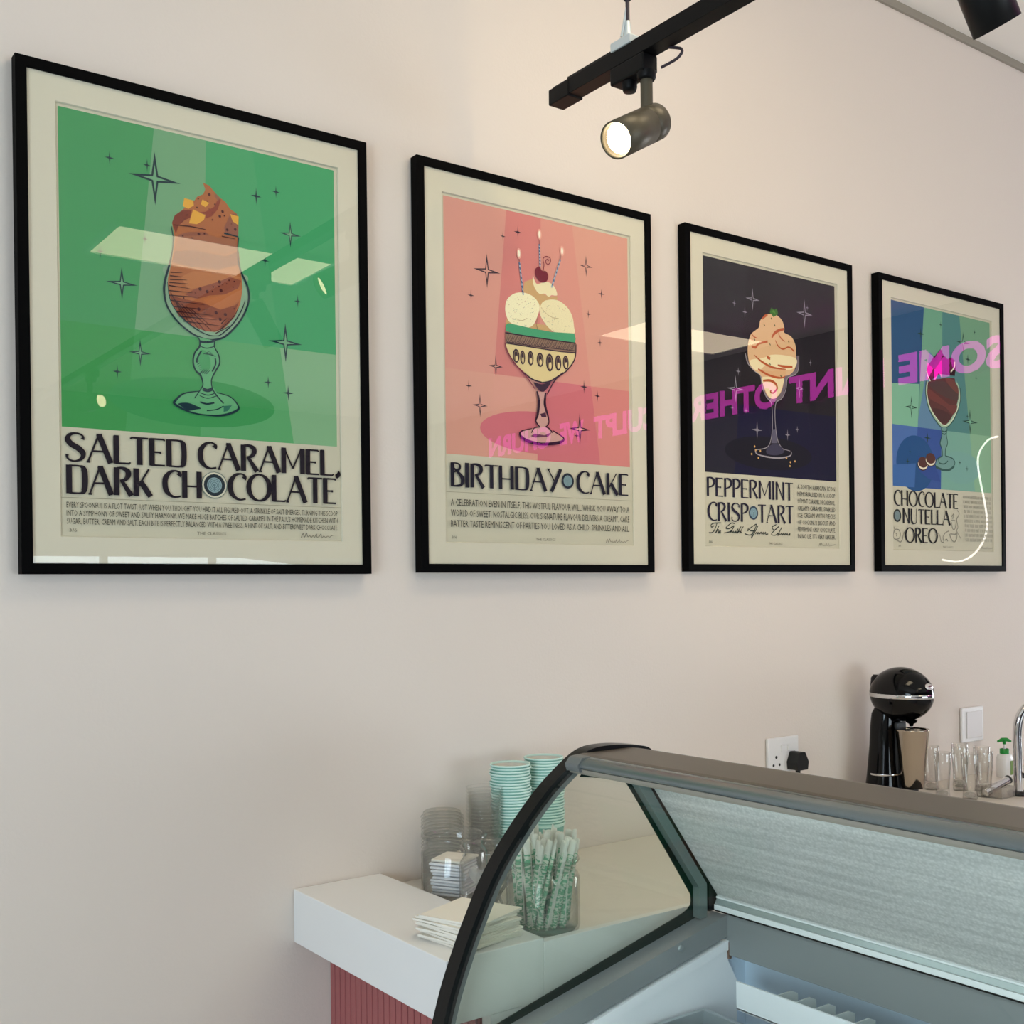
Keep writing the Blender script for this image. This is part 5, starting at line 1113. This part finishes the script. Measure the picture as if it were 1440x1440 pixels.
# paper napkins on the ledge
NAP = mat('napkin_paper', (0.83, 0.79, 0.70), 0.75, bump=0.12, bscale=220)
NAPC = (0.571, -0.441)
random.seed(3)
nap = None
NN = 11
for k in range(NN):
    a = math.radians(12 + random.uniform(-7, 7) + (6 if k > 7 else 0))
    th = 0.0034
    z = 0.9738 + k * (th + 0.0002)
    lb = 'folded cream paper napkin on top of the napkin pile' if k == NN - 1 else ('lowest folded paper napkin of the pile on the white ledge' if k == 0 else 'folded cream paper napkin inside the napkin pile on the white ledge')
    x, y = NAPC[0] + random.uniform(-.004, .004), NAPC[1] + random.uniform(-.006, .006)
    if nap is None:
        m = MB()
        h = 0.059
        nx = 10
        for lz0, lz1 in ((0.0, 0.0013), (0.0019, 0.0033)):
            v, f = [], []
            for i in range(nx + 1):
                for j in range(nx + 1):
                    px, py = -h + 2 * h * i / nx, -h + 2 * h * j / nx
                    w = 0.0004 * math.sin(px * 90 + 1) * math.cos(py * 70) if 0 < i < nx else 0.0
                    v += [(px, py, lz0 + max(w, 0)), (px, py, lz1 + max(w, 0))]
            st = 2 * (nx + 1)
            for i in range(nx):
                for j in range(nx):
                    q = i * st + 2 * j
                    f += [(q + 1, q + st + 1, q + st + 3, q + 3), (q, q + 2, q + st + 2, q + st)]
            for i in range(nx):
                q = i * st
                f += [(q, q + st, q + st + 1, q + 1), (q + 2 * nx, q + 2 * nx + 1, q + st + 2 * nx + 1, q + st + 2 * nx)]
                p = 2 * i
                e = nx * st + 2 * i
                f += [(p, p + 1, p + 3, p + 2), (e, e + 2, e + 3, e + 1)]
            m.add(v, f, 0, False)
        m.box((-h - 0.0008, -h, 0.0), (-h + 0.0006, h, 0.0033))
        nap = m.build('paper_napkin', NAP)
        c = tag(nap, lb, 'napkin', 'folded napkins in the pile')
    else:
        c = nap.copy()
        COL.objects.link(c)
        c['label'] = lb
    c.location = (x, y, z)
    c.rotation_euler = (0, 0, a)

# ------------------------------------------------------------------ milkshake mixer
GB = mat('gloss_black', (0.0015, 0.0015, 0.002), 0.1, spec=0.35)
CHR = mat('chrome', (0.75, 0.75, 0.76), 0.08, metal=1.0)
MXP = (2.172, -0.10, ZW)
mx = thing('milkshake_mixer', 'gloss black milkshake mixer with domed head and silver band', 'mixer', MXP)


def loft(rings, n=28):
    """rings of (z, cx, cy, rx, ry)"""
    m = MB()
    v, f = [], []
    for z, cx, cy, rx, ry in rings:
        for k in range(n):
            a = 2 * math.pi * k / n
            ca, sa = math.cos(a), math.sin(a)
            e = 0.75
            v.append((cx + rx * math.copysign(abs(ca) ** e, ca), cy + ry * math.copysign(abs(sa) ** e, sa), z))
    for j in range(len(rings) - 1):
        for k in range(n):
            k2 = (k + 1) % n
            f.append((j * n + k, j * n + k2, (j + 1) * n + k2, (j + 1) * n + k))
    m.add(v, f, 0, True)
    m.add(v, [tuple(range(n))[::-1], tuple(range((len(rings) - 1) * n, len(rings) * n))])
    return m


loft([(0.0, 0, -0.055, 0.070, 0.105), (0.012, 0, -0.055, 0.070, 0.105), (0.020, 0, -0.055, 0.064, 0.098)]).build('base', GB, mx)
loft([(0.018, 0, 0.012, 0.070, 0.048), (0.07, 0, 0.012, 0.061, 0.043), (0.15, 0, 0.014, 0.049, 0.037), (0.20, 0, 0.015, 0.045, 0.035), (0.235, 0, 0.012, 0.044, 0.033), (0.262, 0, 0.006, 0.034, 0.026)]).build('column', GB, mx)
MB().lathe([(0.0620, 0.0), (0.0635, 0.002), (0.0625, 0.005)], 28, (0, 0.012, 0.073)).build('silver_ring', CHR, mx).scale = (1, 0.74, 1)
HC = (0, -0.033, 0.287)
MB().ellipsoid(HC, (0.067, 0.089, 0.074), 40, 14, z0=0.02).build('head_dome', GB, mx)
MB().ellipsoid(HC, (0.066, 0.088, 0.070), 40, 14, z1=-0.06).build('head_underside', GB, mx)
bd = MB().lathe([(1.0, -0.0058), (1.010, -0.0045), (1.012, 0.0), (1.010, 0.0035), (1.0, 0.005)], 48)
bd.v = [(HC[0] + x * 0.0665, HC[1] + y * 0.0885, HC[2] + z) for x, y, z in bd.v]
bd.build('silver_band', CHR, mx)
bg_ = MB().lathe([(0.0, 0.003), (0.011, 0.0025), (0.0145, 0.0)], 24, (0, 0, 0))
bg_.v = [(x * 1.15, y * 0.62, z) for x, y, z in bg_.v]
bo = bg_.build('badge', mat('badge_silver', (0.72, 0.68, 0.67), 0.3, metal=0.5), mx)
nrm = Vector((0.0, -0.0858 / 0.092 ** 2, 0.026 / 0.074 ** 2)).normalized()
bo.location = (0.0, -0.033 - 0.0830, 0.287 + 0.0265)
bo.rotation_euler = nrm.to_track_quat('Z', 'Y').to_euler()
bm_ = MB().box((-0.007, -0.002, 0.0026), (0.007, 0.002, 0.0036)).build('badge_mark', mat('badge_dark', (0.12, 0.05, 0.05), 0.4), bo)
loft([(0.285, 0, 0.032, 0.034, 0.022), (0.330, 0, 0.034, 0.026, 0.018), (0.338, 0, 0.034, 0.020, 0.013)]).build('switch_housing', GB, mx)
MB().lathe([(0.016, 0.0), (0.014, -0.006), (0.006, -0.010), (0.005, -0.016)], 20, (0, -0.062, 0.222)).build('spindle_collar', GB, mx)
MB().tube([(0, -0.062, 0.21), (0, -0.062, 0.09)], 0.0032, 10).build('spindle', CHR, mx)
MB().box((-0.020, -0.034, 0.02), (0.020, -0.022, 0.215)).build('splash_guard', mat('dark_grey_plastic', (0.03, 0.034, 0.04), 0.35), mx, bevel=0.004)
MB().box((-0.012, -0.075, 0.018), (0.012, -0.045, 0.0435)).build('cup_rest', mat('dark_grey_plastic', (0.03, 0.034, 0.04), 0.35), mx, bevel=0.003)
mc = MB().lathe([(0.0, 0.002), (0.026, 0.002), (0.0275, 0.0), (0.029, 0.003), (0.0425, 0.150), (0.0445, 0.1525), (0.0440, 0.155), (0.0415, 0.1545), (0.0405, 0.150), (0.028, 0.006), (0.0, 0.005)], 40).build('mixing_cup', mat('polished_steel', (0.50, 0.44, 0.37), 0.09, metal=1.0))
mc.location = (2.172, -0.164, ZW + 0.044)
tag(mc, 'polished steel mixing cup held under the black milkshake mixer', 'mixing cup')

# ------------------------------------------------------------------ socket, plug, switch plate
PLW = mat('white_plastic', (0.80, 0.79, 0.78), 0.3)
DK = mat('dark_slot', (0.02, 0.02, 0.02), 0.5)
so = thing('wall_socket', 'white double wall socket with a black plug in its right half', 'wall socket', (1.843, 0, 1.093))
MB().box((-0.059, -0.010, -0.046), (0.059, -0.0005, 0.046)).build('socket_plate', PLW, so, bevel=0.003)
for x in (-0.012, 0.014):
    MB().box((x, -0.0135, 0.010), (x + 0.016, -0.010, 0.026)).build('rocker', PLW, so, bevel=0.001)
for px, pz, w, h in ((-0.029, -0.004, 0.004, 0.004), (-0.040, -0.024, 0.0035, 0.0035), (-0.017, -0.024, 0.0035, 0.0035)):
    MB().lathe([(0.0, 0.0), (w, 0.0), (w, 0.0006), (0, 0.0006)], 14, (px, -0.0101, pz), axis=(0, -1, 0)).build('socket_hole', DK, so)
pg = thing('power_plug', 'black power plug pushed into the white double wall socket', 'plug', (1.876, -0.0102, 1.074))
MB().prism([(-0.020, -0.020), (0.020, -0.020), (0.024, 0.0), (0.010, 0.026), (-0.010, 0.026), (-0.022, 0.0)], -0.034, 0.0).build('plug_body', mat('black_rubber', (0.008, 0.008, 0.008), 0.5), pg, bevel=0.004)
MB().tube([(0.0, -0.018, -0.015), (0.0, -0.018, -0.040), (0.002, -0.017, -0.075), (0.003, -0.012, -0.1255)], [0.007, 0.0055, 0.0038, 0.0038], 10).build('cord', mat('black_rubber', (0.008, 0.008, 0.008), 0.5), pg)
sw = thing('blank_plate', 'plain white blank wall plate beside the milkshake mixer', 'wall plate', (2.710, 0, 1.102))
MB().box((-0.058, -0.010, -0.053), (0.058, -0.0005, 0.053)).build('plate', PLW, sw, bevel=0.004)
MB().box((-0.036, -0.0125, -0.040), (0.046, -0.010, 0.040)).build('cover', mat('grey_plastic', (0.66, 0.63, 0.62), 0.35), sw, bevel=0.001)

# ------------------------------------------------------------------ drinking glasses, soap, tube, tap
TG = pane('tumbler_glass', (0.97, 0.97, 0.96), ior=1.55, edge=(0.45, 0.44, 0.43))
gp = [(2.318, -0.158, 'front left drinking glass beside the steel mixing cup'), (2.352, -0.218, 'middle front drinking glass of the cluster on the worktop'), (2.412, -0.224, 'front right drinking glass nearest the polished steel tube'),
      (2.402, -0.068, 'rear left drinking glass close to the wall'), (2.450, -0.128, 'drinking glass in the heart of the glass cluster'), (2.505, -0.092, 'rear right drinking glass below the blank wall plate'), (2.492, -0.168, 'right hand drinking glass behind the steel tube end')]
gt = None
for x, y, lb in gp:
    if gt is None:
        gt = thing('drinking_glass', lb, 'drinking glass', (x, y, ZW), 'tall drinking glasses on the worktop')
        MB().lathe([(0.0, 0.0), (0.0185, 0.0), (0.0195, 0.003), (0.0180, 0.018), (0.0185, 0.045), (0.0215, 0.080), (0.0225, 0.122), (0.0220, 0.1235), (0.0210, 0.1225), (0.0200, 0.080), (0.0168, 0.045), (0.0155, 0.024), (0.0, 0.020)], 24).build('glass_body', TG, gt)
        MB().lathe([(0.0, 0.004), (0.013, 0.006), (0.015, 0.013), (0.010, 0.018), (0.0, 0.0195)], 20).build('thick_foot', pane('foot_glass', (0.80, 0.80, 0.79), haze=0.08, hazecol=(0.8, 0.79, 0.77)), gt)
    else:
        dup(gt, (x, y, ZW), label=lb)
sb = thing('soap_dispenser', 'small white pump bottle with green collar and green pump', 'soap bottle', (2.752, -0.085, ZW))
loft([(0.0, 0, 0, 0.024, 0.018), (0.004, 0, 0, 0.026, 0.020), (0.055, 0, 0, 0.026, 0.020), (0.066, 0, 0, 0.022, 0.018), (0.070, 0, 0, 0.012, 0.012)]).build('bottle', PLW, sb)
GRN = mat('green_plastic', (0.01, 0.26, 0.035), 0.35)
MB().lathe([(0.0135, 0.0), (0.0135, 0.016), (0.010, 0.017)], 20, (0, 0, 0.068)).build('collar', GRN, sb)
MB().tube([(0, 0, 0.084), (0, 0, 0.108)], 0.004, 10).build('stem', PLW, sb)
MB().tube([(0.016, -0.012, 0.106), (0.006, -0.004, 0.1115), (-0.006, 0.004, 0.1115), (-0.017, 0.012, 0.106)], [0.003, 0.006, 0.006, 0.003], 10).tube([(0, 0, 0.098), (0, 0, 0.110)], [0.0045, 0.006], 10).build('pump_head', GRN, sb)
MB().box((-0.002, -0.0212, 0.008), (0.023, -0.0195, 0.050)).build('bottle_label', mat('leaf_green', (0.13, 0.24, 0.03), 0.5), sb, bevel=0.0005)
bx = thing('acrylic_box', 'clear acrylic box on the worktop under the steel tube', 'box', (2.440, -0.246, ZW))
ac = MB()
for lo, hi in (((-0.034, -0.03, 0.0), (0.034, 0.03, 0.0025)), ((-0.034, -0.03, 0.0025), (-0.0315, 0.03, 0.030)), ((0.0315, -0.03, 0.0025), (0.034, 0.03, 0.030)), ((-0.0315, -0.03, 0.0025), (0.0315, -0.0275, 0.030)), ((-0.0315, 0.0275, 0.0025), (0.0315, 0.03, 0.030))):
    ac.box(lo, hi)
ac.build('box_shell', pane('acrylic', (0.90, 0.89, 0.87), haze=0.25, hazecol=(0.62, 0.57, 0.52)), bx)
st_ = thing('steel_tube', 'short polished steel tube leaning on the clear acrylic box', 'steel tube', (2.395, -0.236, ZW + 0.013))
dv = Vector((0.082, -0.018, 0.030))
MB().tube([(0, 0, 0), dv], 0.0105, 20).build('tube_wall', CHR, st_)
MB().lathe([(0.0, -0.002), (0.0105, -0.002), (0.0118, 0.0), (0.0118, 0.004), (0.0105, 0.005)], 20, dv, axis=dv).build('dark_end', DK, st_)
tp = thing('mixer_tap', 'tall chrome gooseneck tap at the right end of the worktop', 'tap', (2.503, -0.268, ZW))
MB().lathe([(0.0, 0.0), (0.028, 0.0), (0.028, 0.008), (0.022, 0.012), (0.0, 0.012)], 24).build('tap_base', mat('tap_black', (0.012, 0.012, 0.014), 0.25), tp)
MB().tube(smooth_path([(0, 0, 0.01), (0, 0, 0.10), (0, 0, 0.185), (0.014, -0.010, 0.232), (0.052, -0.038, 0.256), (0.092, -0.067, 0.232), (0.104, -0.076, 0.185)], n=6), 0.0115, 16).build('spout', CHR, tp)
MB().tube([(0.0, 0.0, 0.05), (0.045, -0.033, 0.062)], [0.008, 0.005], 12).build('lever', mat('tap_black', (0.012, 0.012, 0.014), 0.25), tp)

# ------------------------------------------------------------------ track and spot lamps
BLK = mat('track_black', (0.002, 0.002, 0.0025), 0.45, spec=0.2)
tr = thing('lighting_track', 'black lighting track hung above the counter from a thin wire', 'lighting track', (0.884, -0.31, 2.424))
MB().box((-0.016, -5.6, 0.0), (0.016, 0.0, 0.028)).build('track_rail', BLK, tr, bevel=0.001)
MB().box((-0.018, -0.045, -0.003), (0.018, 0.012, 0.026)).build('end_cap', BLK, tr, bevel=0.002)
MB().prism([(-0.012, 0.028), (0.012, 0.028), (0.010, 0.036), (-0.010, 0.036)], -0.16, -0.035).build('feed_cover', BLK, tr, bevel=0.002)
MB().box((-0.019, -0.212, 0.026), (0.019, -0.162, 0.042)).build('wire_clip', mat('clip_steel', (0.62, 0.68, 0.70), 0.3, metal=0.4), tr, bevel=0.002)
MB().tube([(0, -0.187, 0.05), (0, -0.187, 0.076)], [0.007, 0.004], 12).tube([(-0.008, -0.18, 0.05), (0.0, -0.187, 0.105)], 0.0025, 8).build('clip_stem', mat('clip_steel', (0.62, 0.68, 0.70), 0.3, metal=0.4), tr)
MB().tube([(0, -0.187, 0.076), (0, -0.187, ZC - 2.424)], 0.0035, 8).lathe([(0.006, 0), (0.006, 0.012), (0.003, 0.014)], 12, (0, -0.187, 0.112)).build('hanging_wire', mat('wire_dark', (0.03, 0.02, 0.03), 0.5), tr)
MB().tube(smooth_path([(0.012, -0.275, 0.0), (0.016, -0.300, -0.012), (0.014, -0.292, -0.024), (0.006, -0.262, -0.030)], n=4), 0.0025, 8).build('cable_loop', mat('wire_dark', (0.03, 0.02, 0.03), 0.5), tr)
BRONZE = mat('bronze_lamp_body', (0.085, 0.072, 0.048), 0.42, metal=0.3)
LAMPB = mat('black_lamp_body', (0.002, 0.003, 0.004), 0.4, spec=0.3)
LENS = mat('lamp_lens', (0.9, 0.85, 0.7), 0.4, emit=(1.0, 0.80, 0.50), estr=14.0)


def spot_lamp(label, py, stem, axis, body, power, pivot_back):
    """lamp on a stem under the track; axis points the way it shines"""
    t = thing('spot_lamp', label, 'spot lamp', (0.884, py, 2.424), 'spot lamps on the track')
    ad = MB().box((-0.017, -0.022, -0.030), (0.017, 0.062, 0.0))
    ad.build('track_adapter', BLK, t, bevel=0.003)
    MB().lathe([(0.0, -0.046), (0.011, -0.046), (0.013, -0.040), (0.013, -0.028)], 18, (0, 0.030, 0)).build('lock_knob', BLK, t)
    MB().lathe([(0.0, -0.042), (0.014, -0.042), (0.016, -0.038), (0.016, -0.028)], 20, (0, -0.012, 0)).build('swivel', BLK, t)
    MB().tube([(0, -0.012, -0.038), (0, -0.012, -stem)], 0.0105, 14).build('stem', body, t)
    a = Vector(axis).normalized()
    R, L = 0.0305, 0.128
    piv = Vector((0, -0.012, -stem)) - Vector((0, 0, R * 0.93))
    c = piv - a * pivot_back
    M = MB()
    M.lathe([(0.0, 0.0), (R - .002, 0.0), (R, 0.002), (R, 0.034), (R - .0007, 0.0345), (R - .0007, 0.0355), (R, 0.036), (R, L), (R - .002, L + .0005), (R - .0028, L), (R - .0040, L - .006)], 40, c, axis=a)
    h = M.build('lamp_head', body, t)
    MB().lathe([(0.0248, L - .011), (0.0, L - .0105)], 40, c, axis=a).build('lens', LENS, t)
    MB().lathe([(R - .0040, L - .006), (0.0248, L - .011)], 40, c, axis=a).build('reflector_cone', mat('reflector_gold', (0.07, 0.05, 0.025), 0.5), t)
    l = bpy.data.lights.new('spot_beam', 'SPOT')
    l.energy = power
    l.color = (1.0, 0.76, 0.44)
    l.spot_size = math.radians(56)
    l.spot_blend = 0.8
    l.shadow_soft_size = 0.026
    lo = bpy.data.objects.new('spot_beam', l)
    COL.objects.link(lo)
    lo.parent = t
    lo.location = c + a * (L + 0.006)
    lo.rotation_euler = a.to_track_quat('-Z', 'Y').to_euler()
    return t


RR, UU = CAM_R, CAM_U
spot_lamp('lit bronze spot lamp near the free end of the black track', -0.530, 0.090, (-0.8547, -0.1606, -0.4937), BRONZE, 7, 0.030)
spot_lamp('dark spot lamp cut by the upper right edge of the photo', -1.115, 0.060, (0.5361, -0.0816, -0.8402), LAMPB, 6, 0.02)
spot_lamp('spot lamp farthest along the track from the poster wall', -2.75, 0.10, (0.36, 0.93, 0.07), LAMPB, 50, 0.05)
